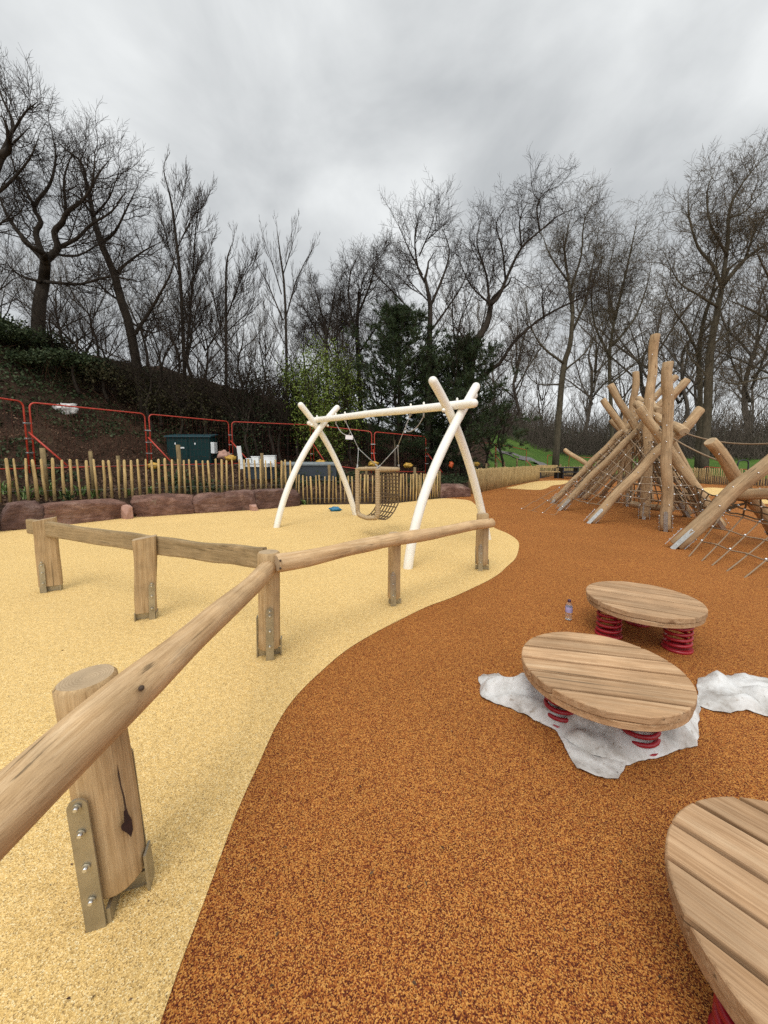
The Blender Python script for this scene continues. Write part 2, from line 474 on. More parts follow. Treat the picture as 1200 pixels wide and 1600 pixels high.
M_TWIG2 = plain('olive_twig', (0.115, 0.090, 0.058), 0.9, var=0.4, nscale=1.5, spec=0.1)
M_TWIG3 = plain('far_haze_twig', (0.13, 0.105, 0.082), 0.9, var=0.35, nscale=1.2, spec=0.1)  # distance haze is put into this lighter twig colour
M_BRAMBLE = plain('red_brown_bramble', (0.10, 0.052, 0.034), 0.9, var=0.5, nscale=2.0, spec=0.1)
def leafm(name, cols, rough=0.55, scale=3.0, spec=0.3):
    t = NT(name); n = t.noise(t.coord(), scale, 4, 0.7)
    # every leaf its own tint
    g = t.n('ShaderNodeNewGeometry')
    k = t.math('ADD', t.math('MULTIPLY', n, 0.6), t.math('MULTIPLY', g.outputs['Random Per Island'], 0.4))
    c = t.ramp(k, [(0.25 + 0.5 * i / (len(cols) - 1), c_) for i, c_ in enumerate(cols)])
    return t.set(c, rough, spec=spec)
M_IVY = leafm('ivy_leaf', [(0.010, 0.017, 0.007), (0.022, 0.036, 0.013), (0.045, 0.062, 0.026), (0.075, 0.09, 0.045)], 0.62, spec=0.15)
M_PINE = leafm('pine_needle', [(0.014, 0.025, 0.009), (0.032, 0.054, 0.018), (0.062, 0.09, 0.032)], 0.6)
M_SPRING = leafm('spring_leaf', [(0.06, 0.09, 0.014), (0.12, 0.17, 0.026), (0.20, 0.25, 0.045)], 0.6, 1.5)
M_BRUSH = leafm('brown_green_brush', [(0.016, 0.013, 0.007), (0.035, 0.028, 0.014), (0.05, 0.05, 0.022), (0.08, 0.06, 0.035)], 0.8, spec=0.1)
M_STRAPLEAF = leafm('strap_leaf', [(0.05, 0.10, 0.02), (0.11, 0.19, 0.045), (0.22, 0.27, 0.09)], 0.5)
M_LITTER = leafm('leaf_litter', [(0.05, 0.024, 0.014), (0.10, 0.055, 0.03), (0.17, 0.10, 0.06)], 0.9)
def soil():
    t = NT('bank_soil'); v = t.coord()
    n = t.noise(v, 1.1, 8, 0.7, 0.3)
    c = t.ramp(n, [(0.3, (0.018, 0.012, 0.009)), (0.5, (0.05, 0.03, 0.019)), (0.62, (0.085, 0.052, 0.034)), (0.78, (0.06, 0.06, 0.026))])
    f = t.noise(v, 16, 5, 0.7)
    c = t.mix(1.0, c, t.ramp(f, [(0.3, (0.5,) * 3), (0.7, (1.35,) * 3)]), 'MULTIPLY')
    t.bump(f, 1.0, 0.08)
    return t.set(c, 0.95, spec=0.1)
M_SOIL = soil()
def grass_mat():
    t = NT('lawn_grass'); v = t.coord()
    n = t.noise(v, 0.35, 6, 0.65)
    c = t.ramp(n, [(0.3, (0.042, 0.085, 0.014)), (0.55, (0.075, 0.14, 0.022)), (0.75, (0.12, 0.165, 0.035))])
    f = t.noise(v, 9, 5, 0.7)
    c = t.mix(1.0, c, t.ramp(f, [(0.3, (0.62,) * 3), (0.7, (1.2,) * 3)]), 'MULTIPLY')
    t.bump(f, 0.8, 0.06)
    return t.set(c, 0.9, spec=0.15)
M_GRASS = grass_mat()
M_PATH = plain('tarmac_path', (0.16, 0.15, 0.14), 0.9, var=0.2, nscale=2)
def sheet_mat():
    t = NT('dirty_shaded_sheet'); v = t.coord()
    n = t.noise(v, 5, 6, 0.65)
    c = t.ramp(n, [(0.30, (0.24, 0.20, 0.16)), (0.42, (0.44, 0.41, 0.375)), (0.54, (0.62, 0.60, 0.57)), (0.7, (0.74, 0.73, 0.71))])  # dirt, darkened further so the colour carries some fold shade
    s_ = t.noise(v, 30, 3, 0.6)
    c = t.mix(1.0, c, t.ramp(s_, [(0.28, (0.62, 0.56, 0.5)), (0.4, (1, 1, 1))]), 'MULTIPLY')
    t.bump(t.noise(v, 22, 5, 0.6), 0.35, 0.012)
    m = t.set(c, 0.42, spec=0.45)
    tr_ = t.n('ShaderNodeBsdfTranslucent'); t.l(c, tr_.inputs[0]); ms = t.n('ShaderNodeMixShader'); ms.inputs[0].default_value = 0.12
    t.l(t.b.outputs[0], ms.inputs[1]); t.l(tr_.outputs[0], ms.inputs[2]); t.l(ms.outputs[0], t.out.inputs[0])
    return m
M_SHEET = sheet_mat()

# ------------------------------------------------------------------ terrain
FOOT = [G(*p) for p in ((-110, 851), (0, 831), (70, 825), (198, 810), (303, 803), (402, 797), (471, 790))]
FOOT = [(p.x - 0.07, p.y + 0.12) for p in FOOT]
PLAY = [(-17, 1.0)] + FOOT + [(0.2, 12.1), (2.4, 13.9), (4.0, 16.2), (9.6, 24.3), (12.9, 28.8), (17.8, 20.6), (24, 16.5), (34, 14), (34, -16), (-17, -16)]
TOE = [(-14.5, 1.0), (-9.5, 10.1), (-8.15, 13.0), (-6.45, 15.9), (-3.4, 17.7), (-0.4, 17.2), (2.1, 18.9), (5.0, 22.8), (9.0, 29.0), (13.5, 32.5), (22, 24), (36, 19), (60, 15)]
def seg_dist(px, py, pts, closed):
    best = np.full(px.shape, 1e9); side = np.ones(px.shape)
    n = len(pts)
    for i in range(n if closed else n - 1):
        ax, ay = pts[i]; bx, by = pts[(i + 1) % n]
        dx, dy = bx - ax, by - ay; l2 = dx * dx + dy * dy
        t = np.clip(((px - ax) * dx + (py - ay) * dy) / l2, 0, 1)
        qx, qy = px - (ax + t * dx), py - (ay + t * dy)
        d = np.hypot(qx, qy)
        cr = dx * (py - ay) - dy * (px - ax)      # >0 : left of the run, i.e. beyond the toe
        m = d < best - 1e-9
        best = np.where(m, d, best); side = np.where(m, np.sign(cr), side)
    return best, side
def inside(px, py, pts):
    r = np.zeros(px.shape, bool); n = len(pts)
    for i in range(n):
        ax, ay = pts[i]; bx, by = pts[(i + 1) % n]
        c = ((ay > py) != (by > py))
        with np.errstate(divide='ignore', invalid='ignore'):
            xi = (bx - ax) * (py - ay) / ((by - ay) if by != ay else 1e-9) + ax
        r ^= c & (px < xi)
    return r
def ss(a, b, x): 
    t = np.clip((x - a) / (b - a), 0, 1); return t * t * (3 - 2 * t)
def terrain(x, y):
    x = np.atleast_1d(np.asarray(x, float)); y = np.atleast_1d(np.asarray(y, float))
    d1, _ = seg_dist(x, y, PLAY, True); ins = inside(x, y, PLAY); d1 = np.where(ins, -d1, d1)
    d2, s2 = seg_dist(x, y, TOE, False); d2 = d2 * s2
    an = np.degrees(np.arctan2(x, y))
    B = np.interp(an, [-180, -40, -12, 0, 12, 22, 40, 180], [1.0, 1.0, 0.9, 0.65, 0.55, 0.25, 0.12, 0.1])
    Mh = np.interp(an, [-180, -30, -12, 0, 12, 17, 22, 40, 180], [1.0, 1.0, 0.72, 0.55, 0.45, 0.20, 0.06, 0.03, 0.0])
    zb = B * (0.40 * ss(0.15, 0.7, d1) + 0.60 * ss(0.9, 4.0, d1))
    prof = np.interp(d2, [0, 1.5, 3, 7, 10, 20, 60], [0, 0.45, 1.65, 4.9, 5.8, 6.4, 7.0])
    lawn = np.interp(an, [10, 16, 20, 26, 32, 60], [0.0, 1.0, 1.0, 0.45, 0.38, 0.35]) * np.interp(d2, [1, 6, 16, 30, 120], [0, 0.7, 2.6, 3.6, 6.0])
    z = zb + Mh * prof + lawn
    und = 0.14 * np.sin(x * 1.7 + 0.6 * y) * np.sin(y * 1.3 - 0.5 * x) + 0.08 * np.sin(3.1 * x + 1.0) * np.sin(2.7 * y)
    z = z + und * ss(1.5, 5, d1)
    return np.where(d1 <= 0, 0.0, z)
def tz(x, y): return float(terrain(x, y)[0])
def hit(px, py, near=4.0, far=120.0):
    """first point of the terrain along the ray of a pixel"""
    d = ray(px, py); k = np.linspace(near, far, 2400)
    X, Y, Z = d.x * k, d.y * k, CAM_H + d.z * k
    below = Z <= terrain(X, Y)
    i = int(np.argmax(below)) if below.any() else len(k) - 1
    return Vector((X[i], Y[i], float(terrain(X[i], Y[i])[0])))
def at_ground(px, Y):
    x = (px - CX) / FPX * Y * 1.0
    return Vector((x, Y, tz(x, Y)))

def axis(*parts):
    r = []
    for a, b, s in parts: r += list(np.arange(a, b, s))
    return np.array(r)
gx = axis((-600, -120, 60), (-120, -40, 8), (-40, -22, 1.5), (-22, 16, 0.4), (16, 42, 0.8), (42, 130, 6), (130, 601, 60))
gy = axis((-400, -20, 60), (-20, 0, 2), (0, 34, 0.4), (34, 60, 1.2), (60, 160, 6), (160, 901, 80))
XX, YY = np.meshgrid(gx, gy)
ZZ = terrain(XX.ravel(), YY.ravel()).reshape(XX.shape)
nx, ny = len(gx), len(gy)
idx = np.arange(nx * ny).reshape(ny, nx)
quads = np.stack([idx[:-1, :-1], idx[:-1, 1:], idx[1:, 1:], idx[1:, :-1]], -1).reshape(-1, 4)
V = np.stack([XX.ravel(), YY.ravel(), ZZ.ravel()], 1)
fc = V[quads].mean(1)
fan = np.degrees(np.arctan2(fc[:, 0], fc[:, 1]))
fd1, _ = seg_dist(fc[:, 0], fc[:, 1], PLAY, True); fin = inside(fc[:, 0], fc[:, 1], PLAY)
fd2, fs2 = seg_dist(fc[:, 0], fc[:, 1], TOE, False); fd2 = fd2 * fs2
isplay = fin & (fd1 > 0.6)
islawn = ~isplay & (fd2 > 0.8 + 0.5 * np.sin(fc[:, 0] * 1.3)) & (fan > 15.5) & (fan < 175) 
for nm, mask, mat in (('ground', isplay, M_SOIL), ('lawn', islawn, M_GRASS), ('bank', ~isplay & ~islawn, M_SOIL)):
    q = quads[mask]; u, inv = np.unique(q, return_inverse=True)
    me = np_mesh(nm, V[u] - np.array([0, 0, 0.004 if nm == 'ground' else 0.0]), inv.reshape(-1, 4), mat, True)
    tag(link_mesh(nm, me, None, Matrix.Identity(4)), kind='structure')

def flat_poly(name, pts, z, mat):
    from mathutils.geometry import delaunay_2d_cdt
    P = [Vector((p[0], p[1])) for p in pts]; n0 = len(P)
    ax = np.array([p.x for p in P]); ay = np.array([p.y for p in P])
    gx_, gy_ = np.meshgrid(np.arange(ax.min(), ax.max(), 1.5) + 0.31, np.arange(ay.min(), ay.max(), 1.5) + 0.17)
    gx_, gy_ = gx_.ravel(), gy_.ravel(); d, _ = seg_dist(gx_, gy_, [(p.x, p.y) for p in P], True)
    k = inside(gx_, gy_, [(p.x, p.y) for p in P]) & (d > 0.5)
    P += [Vector((x, y)) for x, y in zip(gx_[k], gy_[k])]
    vs, es, fs, _, _, _ = delaunay_2d_cdt(P, [(i, (i + 1) % n0) for i in range(n0)], [], 0, 1e-5)
    vs = np.array([(v.x, v.y) for v in vs]); fs = [f for f in fs if len(f) == 3]
    cen = vs[np.array(fs)].mean(1); ok = inside(cen[:, 0], cen[:, 1], [(p.x, p.y) for p in P[:n0]])
    out_f = []
    for f, o in zip(fs, ok):
        if not o: continue
        a, b, c = (vs[i] for i in f)
        cr = (b[0] - a[0]) * (c[1] - a[1]) - (b[1] - a[1]) * (c[0] - a[0])
        out_f.append(tuple(f) if cr > 0 else tuple(f)[::-1])
    me = np_mesh(name, np.column_stack([vs, np.zeros(len(vs))]), np.array(out_f), mat, False)
    return tag(link_mesh(name, me, None, Matrix.Translation((0, 0, z))), kind='structure')
flat_poly('orange_safety_surface', PLAY, 0.004, M_ORG)
edge_px = [(252, 1598), (283, 1508), (317, 1417), (346, 1337), (374, 1262), (404, 1196), (433, 1133), (462, 1090), (500, 1052), (540, 1018), (582, 992), (626, 969), (667, 949), (705, 935),
           (740, 919), (762.5, 908), (780, 897), (793, 885), (803, 876), (808.5, 866), (811, 852), (806.6, 843), (791, 833), (769, 823), (757, 806), (746, 792), (735, 783), (720, 780.5), (695, 779), (672, 780.5)]
edge = spline([G(*p) for p in edge_px], 4)
p0, p1 = edge[0], edge[1]
edge = [(p0.x + (p0 - p1).normalized().x * k, p0.y + (p0 - p1).normalized().y * k) for k in (3.0, 1.0)] + [(p.x, p.y) for p in edge]
edge += [(0.2, 12.05)] + FOOT[::-1] + [(-16.9, 0.95), (-16.9, -6), (edge[0][0] - 1, -6)]
flat_poly('yellow_safety_surface', edge, 0.008, M_YEL)
far_px = [(790, 763), (816, 757), (832, 753.5), (850, 751.5), (887, 751), (884, 755.5), (875, 757.5), (863, 759), (856, 762.5), (848, 765), (839, 765.6), (819, 765)]
flat_poly('yellow_surface_patch', [(p.x, p.y) for p in spline([G(*p) for p in far_px + far_px[:1]], 4)][:-1], 0.008, M_YEL)
far2 = [(1085, 765), (1108, 762), (1140, 764), (1185, 770), (1240, 778), (1230, 788), (1180, 786), (1140, 779), (1105, 774), (1085, 770)]
flat_poly('yellow_surface_patch', [(p.x, p.y) for p in spline([G(*p) for p in far2 + far2[:1]], 4)][:-1], 0.008, M_YEL)

# park path over the lawn
def ribbon(name, pts, w_, mat, lift=0.03):
    P = spline(pts, 10); mb = MB(); vs = []
    for i, p in enumerate(P):
        t = (P[min(i + 1, len(P) - 1)] - P[max(i - 1, 0)]); t.z = 0; t.normalize(); q = Vector((-t.y, t.x, 0))
        for s_ in (-0.5, -0.17, 0.17, 0.5):
            a = p + q * (w_ * s_); vs.append((a.x, a.y, tz(a.x, a.y) + lift))
    fs = [(i * 4 + k, i * 4 + k + 1, i * 4 + 5 + k, i * 4 + 4 + k) for i in range(len(P) - 1) for k in range(3)]
    mb.add(vs, fs); return mb.build(name, mat)
pth = ribbon('path', [hit(778, 706), hit(806, 716), hit(835, 723), hit(860, 730)], 1.5, M_PATH, 0.06)
tag(pth, kind='structure')

# ------------------------------------------------------------------ rail fence in front
def rough_log(name, p0, p1, r0, r1, mat, parent, seed=0, wob=0.015, n=16, seg=None, flat=1.0, end=M_END, lump=0.10, bevel=0.012, bend=0.0, extra=None):
    M, Ln = align(p0, p1)
    seg = seg or max(8, int(Ln / 0.12))
    rng = random.Random(seed); o = rng.random() * 100
    vs = []; mb = MB()
    zs = [0.0] + [bevel] + [bevel + (Ln - 2 * bevel) * i / seg for i in range(1, seg)] + [Ln - bevel, Ln]
    for j, z in enumerate(zs):
        t = z / Ln; r = r0 + (r1 - r0) * t
        if j in (0, len(zs) - 1): r -= bevel * 0.8
        cx = wob * noise.noise(Vector((z * 1.3, o, 0))) * 2 + bend * math.sin(math.pi * t); cy = wob * noise.noise(Vector((z * 1.3, o, 7))) * 2
        for k in range(n):
            a = 2 * math.pi * k / n
            rr = r * (1 + lump * noise.noise(Vector((math.cos(a) * 0.9 + o, math.sin(a) * 0.9, z * 2.2))))
            vs.append((cx + rr * math.cos(a), cy + rr * math.sin(a) * flat, z))
    m = len(zs)
    fs = [(i * n + k, i * n + (k + 1) % n, (i + 1) * n + (k + 1) % n, (i + 1) * n + k) for i in range(m - 1) for k in range(n)]
    mb.add(vs, fs, 0)
    mb.add(vs[:n], [tuple(reversed(range(n)))], 1, False)
    mb.add(vs[-n:], [tuple(range(n))], 1, False)
    mats = [mat, end]
    if extra:
        m2 = MB(); mats.append(extra(m2)); Mi = M.inverted()
        mb.add([Mi @ Vector(v) for v in m2.v], m2.f, 2, True)
    return mb.build(name, mats, parent, matrix=M)

def plank_post(name, base, top, wx, wy, mat, parent, yaw, seed=0, n_seg=10):
    """a sawn, slightly waney post of rectangular section"""
    up = (Vector(top) - Vector(base)); Ln = up.length; up.normalize()
    e1 = Vector((math.cos(yaw), math.sin(yaw), 0)); e1 = (e1 - up * e1.dot(up)).normalized(); e2 = up.cross(e1)
    M = Matrix.Translation(Vector(base)) @ Matrix((e1, e2, up)).transposed().to_4x4()
    rng = random.Random(seed); o = rng.random() * 50
    base_sec = [(-1, -.7), (-.85, -1), (-.3, -1), (.3, -1), (.85, -1), (1, -.7), (1, .7), (.85, 1), (.3, 1), (-.3, 1), (-.85, 1), (-1, .7)]
    n = len(base_sec); vs = []
    for i in range(n_seg + 1):
        z = Ln * i / n_seg
        dx = 0.018 * noise.noise(Vector((z * 2.0, o, 1))); s = 1 + 0.10 * noise.noise(Vector((z * 1.6, o, 3))) + 0.06 * i / n_seg
        for a, b in base_sec:
            zz_ = z + (0.018 * a if i == n_seg else 0)
            vs.append((dx + a * wx / 2 * s, b * wy / 2 * s, zz_))
    fs = [(i * n + k, i * n + (k + 1) % n, (i + 1) * n + (k + 1) % n, (i + 1) * n + k) for i in range(n_seg) for k in range(n)]
    mb = MB(); mb.add(vs, fs, 0, False)
    mb.add(vs[:n], [tuple(reversed(range(n)))], 1, False); mb.add(vs[-n:], [tuple(range(n))], 1, False)
    return mb.build(name, [mat, M_END], parent, matrix=M)

def strap(mb, base, up, out_dir, side_dir, half, w_, h, low=-0.02, bolts=(0.12, 0.24, 0.36), tip=True):
    """flat steel strip with a rounded head standing on the ground against a post; out_dir is its outward normal"""
    th = 0.008
    prof = [(-w_ / 2, low), (w_ / 2, low), (w_ / 2, h - w_ / 2)]
    prof += [(w_ / 2 * math.cos(a), h - w_ / 2 + w_ / 2 * math.sin(a)) for a in [math.pi * k / 8 for k in range(1, 8)]]
    prof += [(-w_ / 2, h - w_ / 2)]
    o = base + out_dir * half
    f = [o + side_dir * a + up * b + out_dir * th for a, b in prof]; g = [o + side_dir * a + up * b for a, b in prof]
    n = len(prof)
    mb.add(f + g, [tuple(range(n)), tuple(reversed(range(n, 2 * n)))] + [(i, i + n, (i + 1) % n + n, (i + 1) % n) for i in range(n)], 0, False)
    for i, b in enumerate(list(bolts) + [h - w_ * 0.45]):
        c = o + up * b + out_dir * th
        mb.tube([c, c + out_dir * 0.006], 0.013, 10, mi=0)
        mb.tube([c + out_dir * 0.006, c + out_dir * 0.014], [0.008, 0.006], 8, mi=1)

POSTS = dict(A=((188, 1396), (137, 1058)), B=((421, 1024), (420, 862)), C=((617, 944), (616, 832)), D=((753, 890), (754, 802)), E=((229, 967), (226, 840)), F=((81, 924), (71, 811)))
PB = {k: G(*v[0]) for k, v in POSTS.items()}
PT = {k: D(v[1][0], v[1][1], PB[k].y) for k, v in POSTS.items()}
rail = thing('timber_rail_fence', PB['B'], 'low timber rail fence of round posts and bars standing on the yellow surface', 'rail fence')
rr_ = {'A': 0.092, 'B': 0.083, 'C': 0.068, 'D': 0.082}
def post_at(k):
    b, t = PB[k], PT[k]
    up = (t - b).normalized()
    lift = 0.075
    if k in rr_:
        o = rough_log('post', b + up * lift, t, rr_[k], rr_[k] * 0.97, M_POST, rail, seed=ord(k), wob=0.008, n=20, lump=0.12, bevel=0.012)
    else:
        yaw = R({'E': 24, 'F': 28}[k])
        o = plank_post('post', b + up * lift, t, {'E': 0.178, 'F': 0.20}[k], 0.085, M_POST, rail, yaw, seed=ord(k))
    return o, up
post_objs = {}
for k in 'ABCDEF':
    o, up = post_at(k); post_objs[k] = o
    b = PB[k]
    yaw = {'A': 18, 'B': 12, 'C': 0, 'D': -14, 'E': 24, 'F': 28}[k]
    e1 = Vector((math.cos(R(yaw)), math.sin(R(yaw)), 0)); e2 = Vector((-e1.y, e1.x, 0))     # e2 points away from the camera
    e1 = (e1 - up * e1.dot(up)).normalized(); e2 = (e2 - up * e2.dot(up)).normalized()
    mb = MB()
    half = rr_.get(k, 0.048) + 0.004
    sh = {'A': -0.035, 'B': 0.012, 'C': -0.018, 'D': -0.02, 'E': 0.055, 'F': -0.055}[k]
    h_ = {'A': 0.475, 'B': 0.42, 'C': 0.36, 'D': 0.36, 'E': 0.36, 'F': 0.35}[k]
    if k in 'EF':
        strap(mb, b + e1 * sh, up, -e2, e1, half, 0.05, h_)
        strap(mb, b + e1 * -sh, up, e2, e1, half, 0.05, h_)
        mb.box(b + up * 0.035, (0.17, 0.012, 0.055), Matrix((e1, e2, up)).transposed())
        mb.box(b + e1 * 0.088 + up * 0.03, (0.01, 0.09, 0.09), Matrix((e1, e2, up)).transposed())
        mb.box(b - e1 * 0.088 + up * 0.03, (0.01, 0.09, 0.09), Matrix((e1, e2, up)).transposed())
    else:
        strap(mb, b + e1 * sh, up, -e2, e1, half, 0.056, h_)
        strap(mb, b + e1 * -sh, up, e2, e1, half, 0.056, h_)
        mb.box(b + up * 0.03, (0.012, 2 * half, 0.06), Matrix((e1, e2, up)).transposed())
        mb.box(b + up * 0.032, (2 * half - 0.01, 0.012, 0.055), Matrix((e1, e2, up)).transposed())
        if k in 'BDA':
            mb.box(b + e1 * (half + 0.002) + up * 0.06, (0.008, 0.06, 0.16), Matrix((e1, e2, up)).transposed())
            if k != 'A': mb.box(b - e1 * (half + 0.002) + up * 0.15, (0.008, 0.06, 0.34), Matrix((e1, e2, up)).transposed())
    mb.build('foot_bracket', [M_STRAP, M_BOLT], o)
# rot hole and split in the near post: recessed dark patch following the round face
def on_post(k, px, py, proud=0.0015):
    """point on the round face of a post seen at a pixel"""
    b, t = PB[k], PT[k]; d = ray(px, py); up = (t - b).normalized(); r = rr_[k] * 1.02
    w0 = CAMP - b
    dp = d - up * d.dot(up); wp = w0 - up * w0.dot(up)
    A_, B_, C_ = dp.dot(dp), 2 * dp.dot(wp), wp.dot(wp) - (r + proud) ** 2
    disc = max(0, B_ * B_ - 4 * A_ * C_)
    return CAMP + d * ((-B_ - math.sqrt(disc)) / (2 * A_))
def patch(outline, k, proud=0.004):
    c = (sum(p[0] for p in outline) / len(outline), sum(p[1] for p in outline) / len(outline))
    mb = MB(); vs = [on_post(k, *c, proud)] + [on_post(k, p[0], p[1], proud) for p in outline]
    n = len(outline)
    mb.add(vs, [(0, 1 + i, 1 + (i + 1) % n) for i in range(n)], 0)
    return mb
hole = [(193, 1268), (198, 1263), (201, 1272), (206, 1280), (208, 1296), (205, 1308), (199, 1302), (190, 1297), (189, 1291), (194, 1284)]
patch(hole, 'A').build('rot_hole', M_DARK, post_objs['A'])
crk = [(183, 1193), (187, 1210), (190, 1228), (195, 1245), (198, 1263), (195, 1266), (192, 1246), (188, 1230), (184, 1212)]
patch(crk, 'A').build('drying_split', M_HOLE, post_objs['A'])

# bars
RH = 0.745
bA = PB['A'] + Vector((0.09, -0.135, 0)); bB = PB['B'] + Vector((0.02, -0.12, 0))
a_on = D(205, 1089, PB['A'].y - 0.02); b_on = D(421, 893, PB['B'].y - 0.06)
dirn = (b_on - a_on).normalized()
def holes(px_list):
    def f(m2):
        for px, py, y in px_list:
            c = D(px, py, y); dd = (c - CAMP).normalized()
            m2.tube([c + dd * 0.03, c - dd * 0.014], 0.0085, 10)
        return M_HOLE
    return f
bar1 = rough_log('rail_bar', b_on + dirn * 0.02, a_on - dirn * 2.3, 0.062, 0.082, M_RAIL, rail, seed=5, wob=0.03, n=22, lump=0.14, bevel=0.014, extra=holes([(221, 1075, a_on.y - 0.062), (216, 1106, a_on.y - 0.05)]))
# the bar runs on past the camera to one more post
pg = a_on - dirn * 2.1; gb = Vector((pg.x - 0.15, pg.y, 0))
og = rough_log('post', gb + Vector((0, 0, 0.075)), gb + Vector((-0.02, 0, 0.90)), 0.09, 0.088, M_POST, rail, seed=71, wob=0.008, n=20, lump=0.12, bevel=0.012)
mb = MB()
for s_ in (-1, 1): strap(mb, gb, Vector((0, 0, 1)), Vector((0, s_, 0)), Vector((1, 0, 0)), 0.094, 0.056, 0.45)
mb.build('foot_bracket', [M_STRAP, M_BOLT], og)
c0 = D(432, 880, PB['B'].y - 0.07); c1 = D(616, 847, PB['C'].y - 0.10); c2 = D(768, 816, PB['D'].y - 0.10)
dd = (c2 - c0).normalized()
bar2 = rough_log('rail_bar', c0, c2 + dd * 0.03, 0.068, 0.060, M_RAIL, rail, seed=11, wob=0.016, n=20, lump=0.16, bevel=0.014,
                 extra=holes([(438, 876, c0.y - 0.055), (438, 888, c0.y - 0.055), (631, 840, c1.y - 0.055), (631, 847, c1.y - 0.055), (764, 812, c2.y - 0.055)]))
# flat split bar running back to the left, fixed behind its posts
def flat_bar(pts, h0, th, parent, seed):
    P = spline(pts, 10); mb = MB(); vs = []; n = 8
    for i, p in enumerate(P):
        t = (P[min(i + 1, len(P) - 1)] - P[max(i - 1, 0)]).normalized(); q = Vector((-t.y, t.x, 0)).normalized(); u = Vector((0, 0, 1))
        hh = h0 * (1 + 0.12 * noise.noise(Vector((i * 0.21, seed, 0)))); oo = u * 0.012 * noise.noise(Vector((i * 0.17, seed, 4)))
        for a, b in ((-1, -.8), (-.8, -1), (.8, -1), (1, -.8), (1, .8), (.8, 1), (-.8, 1), (-1, .8)):
            vs.append(p + oo + q * (a * th / 2) + u * (b * hh / 2))
    m = len(P)
    fs = [(i * n + k, i * n + (k + 1) % n, (i + 1) * n + (k + 1) % n, (i + 1) * n + k) for i in range(m - 1) for k in range(n)]
    fs += [tuple(reversed(range(n))), tuple((m - 1) * n + k for k in range(n))]
    M, Ln = align(pts[0], pts[-1]); Mi = M.inverted()
    mb.add([Mi @ v for v in vs], fs, 0, False)
    return mb.build('rail_bar', [M_GREYWOOD], parent, matrix=M)
f0 = D(45, 822, PB['F'].y + 0.11); f1 = D(150, 838, PB['E'].y + 0.42); f2 = D(242, 851, PB['E'].y + 0.09); f3 = D(345, 865, PB['B'].y + 0.36); f4 = D(414, 871, PB['B'].y + 0.10)
flat_bar([f0, f1, f2, f3, f4], 0.165, 0.05, rail, 3)

# ------------------------------------------------------------------ white swing
La, Lb = G(432.4, 823.5), G(555, 806)
Ra, Rb = G(637, 885), G(762, 846)
sw = thing('net_swing', (La + Lb + Ra + Rb) / 4, 'white swing frame of crossed curved tubes carrying a rope basket with a netted back', 'swing')
TR = 0.068
def swing_leg(px, a, b, off, r=TR):
    pts = [PL(x, y, a, b, off) for x, y in px]
    pts[0].z = 0.0 if pts[0].z < 0.12 else pts[0].z
    pts[-1].z = 0.0 if pts[-1].z < 0.12 else pts[-1].z
    t_ = np.cumsum([0] + [(b_ - a_).length for a_, b_ in zip(pts[:-1], pts[1:])]); A_ = np.array([tuple(p) for p in pts])
    cf_ = [np.polyfit(t_, A_[:, k], 3) for k in range(3)]
    pts = [Vector([float(np.polyval(c_, q)) for c_ in cf_]) for q in np.linspace(t_[0], t_[-1], 28)]
    mb = MB(); mb.tube(pts, r, 18, round_caps=True)
    return mb.build('leg', M_WHITE, sw)
legL1 = [(432.4, 823.5), (439, 793), (453, 754.5), (471, 718.7), (487, 687), (502.5, 665), (516, 650), (526.5, 637)]
legL2 = [(470, 633), (482, 649), (497, 669), (509, 689), (523, 717), (537, 747), (548, 779), (555, 806)]
legR1 = [(637, 885), (648, 830), (665, 764), (681, 727), (702, 681), (720, 646), (735, 620), (743.5, 604)]
legR2 = [(677, 595), (690, 621), (703, 646), (714, 671), (727.5, 706), (739, 746), (750, 790), (762, 846)]
swing_leg(legL1, La, Lb, -0.07); swing_leg(legL2, La, Lb, 0.07)
swing_leg(legR1, Ra, Rb, -0.07); swing_leg(legR2, Ra, Rb, 0.07)
Lm, Rm = (La + Lb) / 2, (Ra + Rb) / 2
bdir = Vector((Rm.x - Lm.x, Rm.y - Lm.y, 0)).normalized(); perp = Vector((-bdir.y, bdir.x, 0))
def on_bar(px):
    """point of the beam seen at pixel column px"""
    s_ = None
    a = (px - CX) / FPX
    # x = a*y (camera depth along y, pitch ignored in plan)
    den = bdir.x - a * bdir.y
    t = (a * Lm.y - Lm.x) / den
    return Vector((Lm.x, Lm.y, 0)) + bdir * t
BZ = 2.40
b0 = PL(487, 657, Lm, Rm); b1 = PL(740, 630, Lm, Rm)
bz0, bz1 = b0.z, b1.z
def bar_pt(px): 
    p = on_bar(px); t = (p - Vector((b0.x, b0.y, 0))).dot(bdir) / ((b1 - b0).length)
    return Vector((p.x, p.y, bz0 + (bz1 - bz0) * t))
